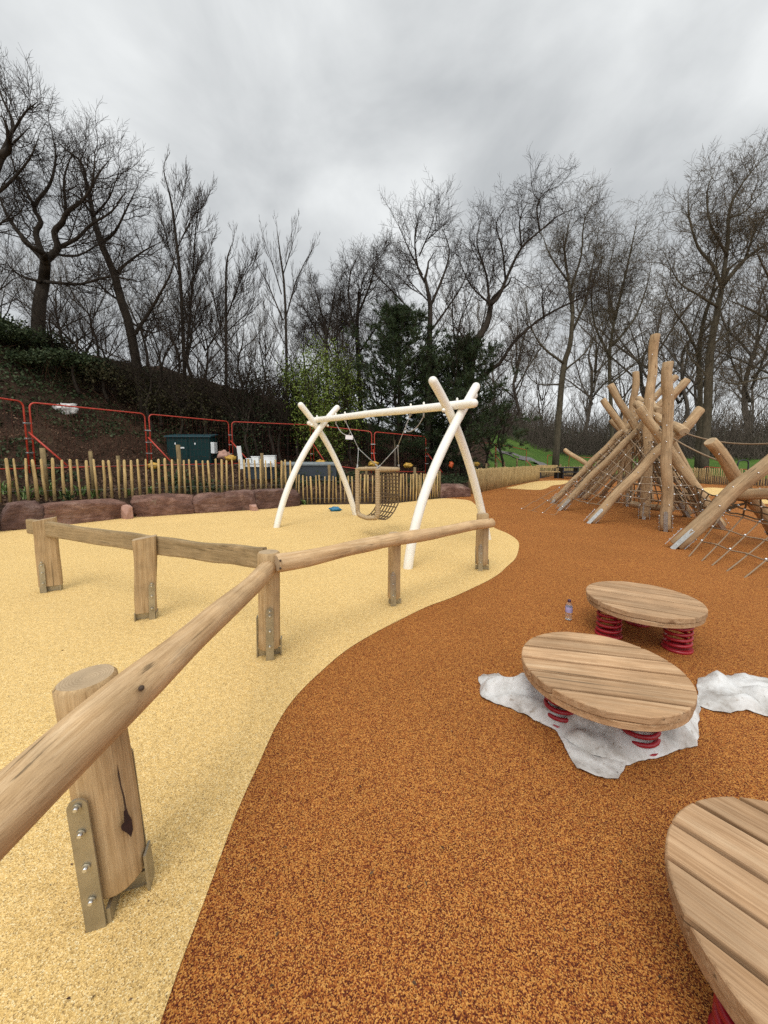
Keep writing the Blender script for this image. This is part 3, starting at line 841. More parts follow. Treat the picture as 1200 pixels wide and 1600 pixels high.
# short saddle tube carrying the beam at each crossing
for c_, a_, bb_ in ((PL(715, 622, Ra, Rb), Ra, Rb), (PL(500, 663, La, Lb), La, Lb)):
    mb = MB(); q = (bb_ - a_).normalized()
    if c_.y < 7.5: mb.tube([PL(724, 634, Ra, Rb, 0.12), PL(741, 618, Ra, Rb, 0.12)], 0.058, 16, round_caps=True)
    else: mb.tube([PL(483, 661, La, Lb, 0.1), PL(500, 668, La, Lb, 0.1)], 0.055, 16, round_caps=True)
    mb.build('saddle_tube', M_WHITE, sw)
mb = MB(); mb.tube([b0, b0.lerp(b1, 0.25), b0.lerp(b1, 0.5) + Vector((0, 0, 0.012)), b0.lerp(b1, 0.75), b1], TR * 0.98, 18, round_caps=True)
cA, cA2, cB, cB2 = bar_pt(540), bar_pt(526), bar_pt(641), bar_pt(661)
for p in (cA, cA2, cB, cB2, bar_pt(497), bar_pt(712)):
    mb.tube([p + Vector((0, 0, TR - 0.01)), p + Vector((0, 0, TR + 0.025))], 0.018, 10)
    mb.sphere(p + Vector((0, 0, TR + 0.025)), 0.018)
for (x, y, a_, b_) in ((693, 641, Ra, Rb), (727, 642, Ra, Rb), (487, 664, La, Lb), (512, 665, La, Lb)):
    mb.sphere(PL(x, y, a_, b_, -0.09), 0.03)
beam = mb.build('beam', M_WHITE, sw)
# basket
bc = on_bar(590.5); A2, B2 = 0.30, 0.27
e_p = Vector((-bdir.y, bdir.x, 0)); 
if e_p.y < 0: e_p = -e_p
ZT = PL(590, 733, Lm, Rm).z; ZB = PL(590, 806, Lm, Rm).z
def bk(u, v, z): return bc + bdir * (u * A2) + e_p * (v * B2) + Vector((0, 0, z))
NLf, NRt, FLf, FRt = bk(-1, -1, ZT), bk(1, -1, ZT), bk(-1, 1, ZT), bk(1, 1, ZT)
def wrapped(mb, pts, r, pitch=0.032):
    """rope wound round a bar: ribbed tube"""
    P = [Vector(p) for p in pts]; res = []; rad = []
    for a, b in zip(P[:-1], P[1:]):
        n = max(2, int((b - a).length / pitch)) * 4
        for i in range(n):
            res.append(a.lerp(b, i / n)); rad.append(r * (1.0, 1.14, 1.16, 1.02)[i % 4] if i % 4 else r * 0.93)
    res.append(P[-1]); rad.append(r)
    mb.tube(res, rad, 12)
mb = MB()
wrapped(mb, [NLf, FLf], 0.034); wrapped(mb, [NRt, FRt], 0.034); wrapped(mb, [FLf, FRt], 0.034)
mb.build('basket_rim', M_ROPE, sw)
mb = MB()
lp = [NLf + Vector((0, 0, 0.02)), bk(-1, -1, ZB + 0.10), bk(-0.86, -1, ZB + 0.02), bk(0.0, -1.05, ZB - 0.01), bk(0.86, -1, ZB + 0.02), bk(1, -1, ZB + 0.10), NRt + Vector((0, 0, 0.02))]
wrapped(mb, lp, 0.040)
mb.build('basket_front_loop', M_ROPE, sw)
mb = MB()
def jpt(u, s_):
    """J-shaped sheet: s 0 at the back rim, 1 at the front bar"""
    if s_ < 0.62:
        k = s_ / 0.62; return bk(u, 1 + 0.06 * math.sin(k * 3), ZT - (ZT - ZB - 0.26) * k)
    k = (s_ - 0.62) / 0.38; a = k * math.pi / 2
    return bk(u * (1 - 0.06 * math.sin(a)), 1 - 2.0 * (1 - math.cos(a)) * 1.0 if False else math.cos(a * 2) if False else 1 - 2 * k ** 1.15, ZB + 0.26 - 0.29 * math.sin(min(1, k * 1.45) * math.pi / 2) + 0.04 * max(0, k - 0.7) / 0.3)
NU, NS = 7, 15
for i in range(NU + 1):
    mb.tube([jpt(-0.97 + 1.94 * i / NU, s_ / 30) for s_ in range(31)], 0.0125, 6)
for j in range(NS + 1):
    mb.tube([jpt(-0.97 + 1.94 * i / 8, j / NS) for i in range(9)], 0.0125, 6)
mb.tube([bk(-1, -1, ZB + 0.42), bk(-1, 1, ZB + 0.40), bk(1, 1, ZB + 0.40), bk(1, -1, ZB + 0.42)], 0.010, 6)
mb.build('basket_net', M_NET, sw)
mb = MB()
def sag(a, b, s_, n=8): return [a.lerp(b, i / n) - Vector((0, 0, s_ * 4 * (i / n) * (1 - i / n))) for i in range(n + 1)]
def hang(mb, top, k, ends, top2):
    t0 = top - Vector((0, 0, TR))
    j = t0.lerp((ends[0] + ends[1]) / 2, k)
    mb.tube([t0, j], 0.0075, 6)
    for e in ends:
        ee = e + Vector((0, 0, 0.03)); mb.tube([j, ee], 0.0075, 6)
        q = j.lerp(ee, 0.86); mb.tube([q, ee], 0.016, 6); mb.sphere(ee, 0.02)
    mb.sphere(j, 0.02); mb.tube([t0, t0.lerp(j, 0.10)], 0.018, 6); mb.sphere(t0.lerp(j, 0.02), 0.026)
    s0 = top2 - Vector((0, 0, TR)); e = t0.lerp(j, 0.42)
    mb.tube([s0, s0 - Vector((0, 0, 0.08))], 0.016, 6)
    mb.tube(spline([s0 - Vector((0, 0, 0.06)), s0.lerp(e, 0.35) - Vector((0, 0, 0.15)), s0.lerp(e, 0.8) - Vector((0, 0, 0.12)), e], 6), 0.0085, 6)
    return j, t0
jl, tl = hang(mb, cA, 0.60, (NLf, FLf), cA2)
mb.build('hanging_rope', M_STEELROPE, sw); mb = MB()
jr, tr_ = hang(mb, cB, 0.56, (NRt, FRt), cB2)
mb.build('hanging_rope', M_STEELROPE, sw)
tg = tl.lerp(jl, 0.62); mb = MB()
mb.box(tg + Vector((-0.085, 0.0, 0.005)), (0.15, 0.004, 0.085), Matrix.Rotation(R(4), 3, 'Y'))
mb.build('paper_tag', plain('tag_paper', (0.78, 0.76, 0.80), 0.7), sw)

# ------------------------------------------------------------------ spring platforms
DISC_H = 0.34
def make_platform(c, rad, ang, label, turn=0.0, spread=0.64):
    t = thing('spring_platform', (c.x, c.y, 0), label, 'play platform', 'round wooden platforms on springs')
    rot = Matrix.Rotation(ang, 4, 'Z')
    M = Matrix.Translation((c.x, c.y, DISC_H)) @ rot
    npl = 6; wpl = 2 * rad / npl; gap = 0.019
    def layer(z0, z1, r, perp_=False, bev=0.006, gap=gap):
        mb = MB()
        for i in range(npl):
            y0 = -r + i * (2 * r / npl) + gap / 2; y1 = y0 + 2 * r / npl - gap
            loop = []
            yb = [y0, y0 + (y1 - y0) * .25, (y0 + y1) / 2, y0 + (y1 - y0) * .75, y1]
            if i in (0, npl - 1):
                yb = [y0 + (y1 - y0) * k / 14 for k in range(15)]
            right = [(math.sqrt(max(0, r * r - y * y)), y) for y in yb]
            left = [(-x, y) for x, y in reversed(right)]
            loop = [p for p in right + left]
            clean = []
            for p in loop:
                if not clean or (abs(p[0] - clean[-1][0]) + abs(p[1] - clean[-1][1])) > 1e-5: clean.append(p)
            if abs(clean[0][0] - clean[-1][0]) + abs(clean[0][1] - clean[-1][1]) < 1e-5: clean.pop()
            cx_ = sum(p[0] for p in clean) / len(clean); cy_ = sum(p[1] for p in clean) / len(clean)
            def inset(d): 
                o = []
                for x, y in clean:
                    rr2 = math.hypot(x, y); f = (r - d) / r if rr2 > r - 1e-4 else 1
                    xx, yy = x * f, y * f
                    yy = min(max(yy, y0 + d * 0.4), y1 - d * 0.4)
                    o.append((xx, yy))
                return o
            n = len(clean)
            if perp_: sw_ = lambda x, y: (y, x)
            else: sw_ = lambda x, y: (x, y)
            jit = 0.0015 * math.sin(i * 2.3)
            rings = [(inset(bev), z0), (clean, z0 + bev), (clean, z1 - bev + jit), (inset(bev * 0.5), z1 - bev * .3 + jit), (inset(bev), z1 + jit)]
            vs = [(*sw_(x, y), z) for ring, z in rings for x, y in ring]
            fs = []
            for a in range(len(rings) - 1):
                for k in range(n):
                    q = (a * n + k, a * n + (k + 1) % n, (a + 1) * n + (k + 1) % n, (a + 1) * n + k)
                    fs.append(q if not perp_ else q[::-1])
            capt = tuple((len(rings) - 1) * n + k for k in range(n)); capb = tuple(reversed(range(n)))
            fs += [capt if not perp_ else capt[::-1], capb if not perp_ else capb[::-1]]
            mb.add(vs, fs, 0, False)
        return mb
    layer(-0.045, 0.0, rad).build('deck', M_DECK, t, matrix=M)
    layer(-0.086, -0.048, rad * 0.98, False, 0.005, 0.002).build('lower_deck', M_DECK, t, matrix=M)
    for k in range(3):
        a = R(180) + turn + k * 2 * math.pi / 3
        p = Vector((c.x + rad * spread * math.cos(a), c.y + rad * spread * math.sin(a), 0))
        mb = MB(); pts = []; turns = 4.6; h0, h1 = 0.03, DISC_H - 0.10; n = int(turns * 18)
        for i in range(n + 1):
            q = i / n; an = q * turns * 2 * math.pi
            pts.append(p + Vector((0.088 * math.cos(an), 0.088 * math.sin(an), h0 + (h1 - h0) * q)))
        mb.tube(pts, 0.0125, 8)
        mb.tube([p + Vector((0, 0, DISC_H - 0.105)), p + Vector((0, 0, DISC_H - 0.079))], 0.10, 20)
        mb.tube([p + Vector((0, 0, 0.0)), p + Vector((0, 0, 0.026))], 0.105, 20)
        mb.build('spring', M_RED, t)
    return t
from_fit = CAM_H - DISC_H
c1_ = G(1004, 933, DISC_H); c2_ = G(939, 1040, DISC_H)
make_platform(c1_, 0.43, R(-30), 'weathered grey-brown round plank platform on uncovered red springs, farthest of the three')
make_platform(c2_, 0.432, R(-14), 'round plank platform with white sheeting crumpled under its red springs', spread=0.50)
c3_ = Vector((1.016 * from_fit, 0.655 * from_fit, DISC_H))
make_platform(c3_, 0.44, R(-52), 'round plank platform nearest the camera, cut off by the photo corner')

# ------------------------------------------------------------------ crumpled sheets
def crumpled_sheet(outline_px, label, seed, step, high, low=0.012, core=None, core_r=0.42, core_h=0.12):
    """a sheet of creased plastic: irregular facets between high and low folds, thin at the hem"""
    from mathutils.geometry import delaunay_2d_cdt
    rg = random.Random(seed)
    O = [G(*p) for p in outline_px]; P = []
    for a, b in zip(O, O[1:] + O[:1]):
        n = max(1, int((b - a).length / (step * 0.7)))
        for i in range(n):
            q = a.lerp(b, i / n); j = 0.005 if i else 0.0
            P.append(Vector((q.x + rg.uniform(-j, j), q.y + rg.uniform(-j, j))))
    n0 = len(P); loop = [(p.x, p.y) for p in P]
    xs = [p[0] for p in loop]; ys = [p[1] for p in loop]
    tries = 0
    while tries < 7000:
        tries += 1
        q = Vector((rg.uniform(min(xs), max(xs)), rg.uniform(min(ys), max(ys))))
        if not inside(np.array([q.x]), np.array([q.y]), loop)[0]: continue
        if any((q - p).length < step * (0.55 if k < n0 else 0.8) for k, p in enumerate(P)): continue
        P.append(q)
    vs, es, fs, _, _, _ = delaunay_2d_cdt(P, [(i, (i + 1) % n0) for i in range(n0)], [], 0, 1e-5)
    bm = bmesh.new(); bv = []
    for v in vs:
        d = float(seg_dist(np.array([v.x]), np.array([v.y]), loop, True)[0][0])
        ph = (v.x * 0.62 + v.y * 0.78) / 0.23 + 1.5 * noise.noise(Vector((v.x * 2.6, v.y * 2.6, seed))) + 0.5 * noise.noise(Vector((v.x * 7, v.y * 7, seed)))
        fold = abs(2 * (ph - math.floor(ph)) - 1)
        fold *= 0.55 + 0.9 * abs(noise.noise(Vector((v.x * 4, v.y * 4, seed + 6))))
        h = low + ((0.9 * fold + 0.10 * rg.random()) * high * min(1, 0.15 + d / 0.10) if d > 1e-4 else 0.004 * rg.random())
        if core is not None:
            h += core_h * float(ss(core_r + 0.16, core_r - 0.10, np.array((Vector((v.x, v.y)) - Vector((core.x, core.y))).length))) * min(1, d / 0.08)
        bv.append(bm.verts.new((v.x, v.y, h)))
    for f in fs:
        c = sum((vs[i] for i in f), Vector((0, 0))) / len(f)
        if inside(np.array([c.x]), np.array([c.y]), loop)[0]: bm.faces.new([bv[i] for i in f])
    bmesh.ops.recalc_face_normals(bm, faces=bm.faces[:])
    if sum(f.normal.z for f in bm.faces) < 0: bmesh.ops.reverse_faces(bm, faces=bm.faces[:])
    bmesh.ops.subdivide_edges(bm, edges=bm.edges[:], cuts=2, use_grid_fill=True, smooth=0.1)
    for v in bm.verts:
        q = Vector((v.co.x * 14, v.co.y * 14, seed))
        v.co.z = max(0.010, v.co.z + 0.010 * noise.noise(q) + 0.006 * noise.noise(q * 2.7))
        v.co.x += 0.008 * noise.noise(q + Vector((9, 0, 0))); v.co.y += 0.008 * noise.noise(q + Vector((0, 9, 0)))
    loose = [v for v in bm.verts if not v.link_faces]; bmesh.ops.delete(bm, geom=loose, context='VERTS')
    mb = MB(); bm.verts.index_update()
    mb.add([v.co.copy() for v in bm.verts], [[v.index for v in f.verts] for f in bm.faces], 0, True); bm.free()
    o = mb.build('plastic_sheet', M_SHEET, origin=(O[0].x, O[0].y, 0))
    return tag(o, label, 'plastic sheet')
crumpled_sheet([(748, 1062), (757, 1056), (778, 1055), (806, 1068), (840, 1080), (900, 1075), (1000, 1062), (1060, 1072), (1094, 1092), (1092, 1130), (1090, 1170), (1060, 1174), (1030, 1188), (980, 1198), (930, 1185), (890, 1165), (868, 1143), (846, 1133), (800, 1110), (752, 1094)],
               'dirty white plastic sheet crumpled under the middle round platform', 3, 0.062, 0.175, core=c2_, core_r=0.40, core_h=0.04)
crumpled_sheet([(866, 1140), (900, 1160), (978, 1196), (966, 1222), (935, 1220), (903, 1206), (882, 1172)], 'loose grey-white sheet corner lying flat below the middle round platform', 8, 0.05, 0.045)
crumpled_sheet([(1090, 1063), (1115, 1061), (1150, 1056), (1180, 1058), (1215, 1072), (1260, 1085), (1260, 1150), (1200, 1122), (1165, 1112), (1140, 1117), (1115, 1114), (1090, 1105)],
               'strip of white plastic sheet lying at the right edge beside the platforms', 5, 0.065, 0.115)

# ------------------------------------------------------------------ bottle
bp = G(888, 969)
bt = thing('plastic_bottle', bp, 'small clear plastic bottle with lavender label and dark cap on the orange surface', 'bottle')
mb = MB(); mb.lathe([(0.0, 0.012), (0.026, 0.010), (0.031, 0.018), (0.031, 0.06), (0.028, 0.066), (0.031, 0.072), (0.031, 0.135), (0.026, 0.158), (0.014, 0.176), (0.0125, 0.184)], bp, 20)
mb.build('body', M_CLEAR, bt)
mb = MB(); mb.lathe([(0.0318, 0.082), (0.0322, 0.084), (0.0322, 0.132), (0.0318, 0.134)], bp, 20); mb.build('label_wrap', M_LABEL, bt)
mb = MB(); mb.lathe([(0.0145, 0.180), (0.0155, 0.182), (0.0155, 0.198), (0.013, 0.202), (0.0, 0.203)], bp, 16); mb.build('cap', M_CAP, bt)

# ------------------------------------------------------------------ log climbing frames
SEED = [100]
def px_log(parent, b, t, Yt, r, foot=True, name='log', Yb=None, r1=None, lump=0.10, bolts=True):
    p0 = G(*b) if Yb is None else D(b[0], b[1], Yb)
    p1 = D(t[0], t[1], Yt)
    SEED[0] += 1
    d = (p1 - p0).normalized()
    def studs(m2):
        rng = random.Random(SEED[0]); Ln = (p1 - p0).length
        tocam = (CAMP - p0); tocam = (tocam - d * tocam.dot(d)).normalized(); sd_ = d.cross(tocam)
        k = 0.55
        while k < Ln - 0.15:
            a = rng.uniform(-0.7, 0.7); nrm = (tocam * math.cos(a) + sd_ * math.sin(a)).normalized()
            m2.sphere(p0 + d * k + nrm * (r * 0.97), 0.014, u=6, v=4)
            k += rng.uniform(0.3, 0.6)
        return M_BOLT
    o = rough_log(name, p0 + d * (0.05 if foot else 0), p1, r, r1 or r * 0.92, M_LOG, parent, seed=SEED[0], wob=0.035, n=16, lump=lump * 1.4, bevel=0.015, extra=studs if bolts else None)
    if foot:
        mb = MB(); out_ = -d.cross(Vector((d.y, -d.x, 0)) if abs(d.z) < 0.95 else Vector((1, 0, 0))).normalized()
        # two flat plates, facing the camera side and away from it
        tocam = (CAMP - p0); tocam = (tocam - d * tocam.dot(d)).normalized(); sd_ = d.cross(tocam).normalized()
        for s_, dr, w_ in ((1, tocam, 0.07), (1, sd_, 0.06), (1, -sd_, 0.06), (1, -tocam, 0.07)):
            side = d.cross(dr).normalized()
            strap(mb, p0, d, dr, side, r * 1.0 + 0.006, w_, 0.42 if dr is tocam else 0.34, low=-0.03, bolts=(0.08, 0.17, 0.26))
        mb.build('foot_bracket', [M_GALV, M_BOLT], o)
    return p0, p1, o
cf = thing('log_climbing_frame', G(1010, 805), 'tall climbing frame of crossed barked logs with upright poles and rope nets', 'climbing frame')
LG = {}
LG['a1'] = px_log(cf, (920, 817), (1096, 638), 8.15, 0.10)
LG['a2'] = px_log(cf, (1131, 826), (1000, 636), 8.55, 0.105)
LG['b1'] = px_log(cf, (874, 797), (1073, 592), 9.75, 0.094)
LG['b2'] = px_log(cf, (1077, 808), (953, 601), 10.5, 0.096)
LG['c1'] = px_log(cf, (862, 786), (1057, 588), 11.2, 0.094)
LG['c2'] = px_log(cf, (1062, 797), (942, 624), 12.0, 0.10)
LG['d1'] = px_log(cf, (902, 778), (1040, 640), 12.6, 0.10)
LG['d2'] = px_log(cf, (1072, 786), (955, 655), 13.6, 0.10)
LG['e1'] = px_log(cf, (925, 772), (1035, 655), 14.2, 0.10)
LG['f1'] = px_log(cf, (912, 781), (1012, 655), 12.2, 0.085)
LG['f2'] = px_log(cf, (938, 778), (1022, 668), 12.0, 0.08)
LG['f4'] = px_log(cf, (888, 779), (985, 668), 13.0, 0.08)
LG['f5'] = px_log(cf, (958, 785), (1028, 690), 10.8, 0.075)
LG['v5'] = px_log(cf, (1016, 786), (1011, 640), 12.3, 0.08)
LG['v6'] = px_log(cf, (966, 784), (978, 640), 12.6, 0.075)
LG['f6'] = px_log(cf, (1112, 812), (1036, 655), 9.2, 0.08)
LG['f3'] = px_log(cf, (1095, 803), (1012, 668), 11.0, 0.085)
LG['e2'] = px_log(cf, (1100, 815), (1030, 640), 9.6, 0.095)
LG['v1'] = px_log(cf, (1040, 830), (1044, 566), 7.75, 0.098, r1=0.095)
LG['v2'] = px_log(cf, (1006, 811), (1023, 523), 9.3, 0.10, r1=0.095)
LG['v3'] = px_log(cf, (980, 791), (993, 581), 11.6, 0.10, r1=0.09)
LG['v4'] = px_log(cf, (1000, 780), (1003, 660), 13.2, 0.09)
LG['r1'] = px_log(cf, (993, 632), (1070, 677), 7.95, 0.105, foot=False, Yb=10.6)
LG['r2'] = px_log(cf, (930, 735), (882, 702), 13.0, 0.075, foot=False, Yb=12.0)
LG['r3'] = px_log(cf, (998, 623), (1030, 640), 9.3, 0.085, foot=False, Yb=11.2)
LG['r4'] = px_log(cf, (985, 789), (1053, 794), 9.2, 0.085, foot=False, Yb=9.9)
LG['r5'] = px_log(cf, (1020, 660), (1072, 596), 10.6, 0.09, foot=False, Yb=11.2)
cg = thing('log_crossing_frame', G(1100, 858), 'crossed logs with a low ground net at the right edge of the climbing area', 'climbing frame')
LG['g1'] = px_log(cg, (1052, 856), (1240, 686), 5.75, 0.112)
LG['g2'] = px_log(cg, (1222, 846), (1106, 690), 6.5, 0.102)
LG['g3'] = px_log(cg, (1150, 773), (1300, 772), 5.6, 0.095, foot=False, Yb=6.5)
LG['g4'] = px_log(cg, (1330, 850), (1250, 690), 5.8, 0.11)

def net(parent, a0, a1, b0, b1, na, nb, mat, sag_=0.08, r=0.014, name='net', clamp=True, skip=None):
    """rope net: a0-a1 one edge, b0-b1 the other; na rungs across, nb ropes along"""
    mb = MB(); nrm = (a1 - a0).cross(b0 - a0).normalized()
    if nrm.z > 0: nrm = -nrm
    rs = random.Random(int(abs(a0.x) * 100) + na)
    jit = {}
    def P(s_, t_):
        p = a0.lerp(a1, s_).lerp(b0.lerp(b1, s_), t_)
        return p + nrm * (sag_ * 4 * t_ * (1 - t_) * (0.4 + 0.6 * math.sin(math.pi * min(1, max(0, s_))))) + Vector((0, 0, 0.035 * noise.noise(Vector((s_ * 9, t_ * 9, a0.x)))))
    for i in range(na + 1):
        s_ = i / na
        mb.tube([P(s_, t / 12) for t in range(13)], r, 5)
    for j in range(nb + 1):
        t_ = j / nb
        mb.tube([P(s / 16, t_) for s in range(17)], r, 5)
    if clamp:
        for i in range(na + 1):
            for j in range(nb + 1):
                if (i * 3 + j * 5) % 2 == 0: mb.sphere(P(i / na, j / nb), 0.023, mi=1, u=6, v=4)
    return mb.build(name, [mat, M_BOLT], parent)
def on(k, t): return LG[k][0].lerp(LG[k][1], t)
net(cf, on('b1', 0.10), on('b1', 0.66), on('a1', 0.16), on('a1', 0.62), 7, 4, M_NETL, 0.10)
net(cf, on('c1', 0.12), on('c1', 0.66), on('b1', 0.12), on('b1', 0.66), 9, 3, M_NETL, 0.06)
net(cf, on('d1', 0.15), on('d1', 0.85), on('c1', 0.15), on('c1', 0.68), 9, 4, M_NET, 0.08)
net(cf, on('f1', 0.15), on('f1', 0.9), on('b1', 0.15), on('b1', 0.62), 8, 3, M_NETL, 0.05)
net(cf, on('f3', 0.1), on('f3', 0.85), on('f2', 0.1), on('f2', 0.85), 8, 4, M_NETL, 0.12)
net(cf, on('e1', 0.1), on('e1', 0.9), on('d1', 0.1), on('d1', 0.9), 8, 3, M_NETL, 0.08)
net(cf, on('a2', 0.12), on('a2', 0.62), on('b2', 0.14), on('b2', 0.66), 8, 5, M_NET, 0.12)
net(cf, on('b2', 0.12), on('b2', 0.66), on('c2', 0.14), on('c2', 0.66), 8, 5, M_NET, 0.08)
net(cf, on('c2', 0.12), on('c2', 0.8), on('d2', 0.14), on('d2', 0.8), 8, 4, M_NET, 0.08)
net(cf, on('a1', 0.42), on('a1', 0.20), on('a2', 0.42), on('a2', 0.12), 4, 7, M_NETL, 0.36)
net(cf, on('v3', 0.05), on('v3', 0.55), on('v2', 0.05), on('v2', 0.5), 7, 4, M_NET, 0.05)
net(cf, on('v2', 0.10), on('v2', 0.5), on('b2', 0.10), on('b2', 0.6), 7, 5, M_NET, 0.05)
net(cf, G(815, 795), on('c1', 0.22), G(866, 805), on('b1', 0.16), 3, 3, M_NETL, 0.0, r=0.008)
net(cf, on('a2', 0.10), on('a2', 0.5), on('e2', 0.1), on('e2', 0.6), 6, 5, M_NET, 0.1)
# slack ropes sagging between the two frames
mb = MB()
mb.tube(sag(on('a2', 0.80) + Vector((0, -0.1, 0.02)), on('g2', 0.80) + Vector((-0.05, 0, 0.02)), 0.05, 14), 0.014, 6)
mb.tube(sag(on('r1', 0.97), on('g1', 0.98), 0.12, 14), 0.014, 6)
mb.build('hand_rope', M_NETL, cf)
# ground net of the crossing frame
mb = MB()
gp = [G(1076, 870), G(1096, 877), G(1112, 884), G(1135, 893), G(1163, 903), G(1200, 918), G(1240, 930)]
tp = [D(1133, 798, 6.75), D(1162, 806, 6.6), D(1190, 812, 6.45), D(1222, 820, 6.3), D(1252, 826, 6.15), D(1290, 838, 6.0), D(1330, 850, 5.8)]
for a, b in zip(gp, tp): mb.tube(sag(a, b, 0.02, 8), 0.010, 5)
for s_ in (0.32, 0.62, 0.95):
    row = [a.lerp(b, s_) for a, b in zip(gp, tp)]
    mb.tube([p + Vector((0, 0, -0.02 + 0.03 * (i % 2))) for i, p in enumerate(row)], 0.011, 5)
    for i, p in enumerate(row): mb.sphere(p, 0.020, mi=1 if i % 2 == 0 else 0, u=6, v=4)
mb.build('net', [M_NETL, M_BOLT], cg)
net(cg, tp[0] + Vector((0, 0, 0)), on('g2', 0.58), tp[4], on('g3', 0.5), 4, 4, M_NET, 0.12)
net(cg, on('a2', 0.06) + Vector((0, 0, 0.12)), on('a2', 0.36), tp[0], on('g2', 0.42), 6, 7, M_NET, 0.30)

# ------------------------------------------------------------------ boulders
def boulder(a, b, h, depth, seed, label, mat=M_STONE, name='boulder', group='sandstone blocks edging the yellow surface', nn=(16, 8, 8)):
    """squared block whose front foot runs from a to b"""
    a, b = Vector(a), Vector(b); Ln = (b - a).length; ex = (b - a).normalized(); ey = Vector((-ex.y, ex.x, 0))
    bm = bmesh.new(); bmesh.ops.create_cube(bm, size=2.0)
    bmesh.ops.subdivide_edges(bm, edges=bm.edges[:], cuts=11, use_grid_fill=True)
    rng = random.Random(seed); o = Vector((rng.random() * 90, rng.random() * 90, seed))
    cuts = []
    for _ in range(11):
        n_ = Vector((rng.uniform(-1, 1), rng.uniform(-1, 1), rng.uniform(-0.1, 1))).normalized(); cuts.append((n_, rng.uniform(1.0, 1.3)))
    for v in bm.verts:
        p = v.co.copy()
        q = Vector([math.copysign(abs(c) ** 1.0, c) for c in p])
        l4 = (abs(q.x) ** 16 + abs(q.y) ** 10 + abs(q.z) ** 12) ** (1 / 12); q = q / l4 * 1.0
        for n_, d_ in cuts:
            k = q.dot(n_) - d_
            if k > 0: q -= n_ * k
        q += Vector((noise.noise(q * 4.1 + o), noise.noise(q * 4.1 + o + Vector((3, 0, 0))), noise.noise(q * 4.4 + o + Vector((0, 3, 0))))) * 0.035
        q += Vector((noise.noise(q * 1.1 + o), noise.noise(q * 1.1 + o + Vector((5, 0, 0))), noise.noise(q * 1.2 + o + Vector((0, 5, 0))))) * 0.07
        f = 1 - abs(noise.noise(q * 2.3 + o)) * 2
        q *= 1 + 0.045 * f
        v.co = Vector((q.x * Ln / 2, q.y * depth / 2, q.z * h / 2))
    mb = MB(); M = Matrix.Translation((a + b) / 2 + ey * depth / 2 + Vector((0, 0, h / 2 - 0.03))) @ Matrix((ex, ey, Vector((0, 0, 1)))).transposed().to_4x4()
    bm.verts.index_update()
    mb.add([v.co.copy() for v in bm.verts], [[v.index for v in f.verts] for f in bm.faces], 0, True); bm.free()
    o_ = mb.build(name, mat, None, matrix=M)
    return tag(o_, label, 'boulder', group)
ST = [(-110, 851, -2, 832, 0.60, 'dark red-brown stone block at the left photo edge, partly cut off'),
      (0, 831, 70, 825, 0.56, 'flat-faced mauve-brown stone block behind the end post of the low rail'),
      (73, 824, 198, 810, 0.50, 'long stained brown stone block with grey lichen patches below the pale fence'),
      (207, 809.5, 303, 803, 0.53, 'smooth-faced brown stone block below the blue cabinet'),
      (304, 803, 358, 799.5, 0.52, 'angular rusty stone block with a slanting broken face, below the red fence joint'),
      (352, 799.8, 402, 797, 0.55, 'rough reddish stone block standing highest in the row left of the swing leg'),
      (403, 797, 471, 790.5, 0.55, 'stone block at the row end behind the left white swing leg')]
for i, (xa, ya, xb, yb, h, lab) in enumerate(ST):
    boulder(G(xa, ya), G(xb, yb), h * 1.04, 0.62, 20 + i, lab)
boulder(G(197, 812), G(209, 810.5), 0.36, 0.5, 41, 'small pink stone wedged between two dark stone blocks', M_PINK)
boulder(G(396, 799), G(405, 798), 0.2, 0.4, 42, 'small pink stone wedge at the foot of the row', M_PINK)
boulder(G(684, 778.5), G(736, 776), 0.50, 0.7, 50, 'single grey-brown stone block in the gap between two pale fences')
wr = hit(105, 647)
WROCK_AT = wr

# ------------------------------------------------------------------ paling fences
def pale_fence(pts, hgt, space, label, seed, posts, r=0.018, post_h=1.25, base=None, lean=0.05):
    P = [Vector(p) for p in pts]; rng = random.Random(seed)
    t = thing('paling_fence', P[0], label, 'fence', 'chestnut paling fences')
    mb = MB(); wires = [[], []]
    for a, b in zip(P[:-1], P[1:]):
        n = max(1, int((b - a).length / space)); dr = (b - a).normalized()
        for i in range(n):
            p = a.lerp(b, (i + rng.uniform(-0.07, 0.07)) / n)
            h = hgt * rng.uniform(0.96, 1.03); rr = r * rng.uniform(0.7, 1.25)
            ln = dr * rng.uniform(-lean, lean) * h
            m = p + ln * 0.5 + Vector((rng.uniform(-.012, .012), rng.uniform(-.012, .012), h * 0.5)); tp_ = p + ln + Vector((0, 0, h))
            mb.tube([p - Vector((0, 0, 0.03)), m, tp_ - Vector((0, 0, rr * 0.8)), tp_], [rr, rr * 1.0, rr * 0.9, rr * 0.45], 6, jit=0.35, seed=rng.random())
            for w_, q in zip(wires, (0.22, 0.84)): w_.append(p + ln * q + Vector((0, 0, h * q)))
    mb.build('paling', M_PALE, t)
    for w_, nm in zip(wires, ('wire', 'wire')):
        m2 = MB(); m2.tube([p + Vector((0, -0.02 if i % 2 else 0.02, 0)) for i, p in enumerate(w_)], 0.004, 4); m2.build('wire', M_WIRE, t)
    for p, ph, pr in posts:
        m3 = MB(); m3.tube([p - Vector((0, 0, 0.1)), p + Vector((0.01, 0, ph * .5)), p + Vector((0, 0, ph))], pr, 8, jit=0.1, seed=3); m3.build('post', M_STAKE, t)
    return t
def fpt(px, py, Y):  # foot of the fence seen at a pixel, at depth Y
    return D(px, py, Y)
FL = [(-60, 789, 7.7), (0, 783, 8.45), (72, 781, 9.05), (140, 778, 9.6), (208, 776, 10.1), (300, 772, 10.75), (400, 769, 11.5), (470, 768.5, 12.15)]
FLp = [fpt(*f) for f in FL]
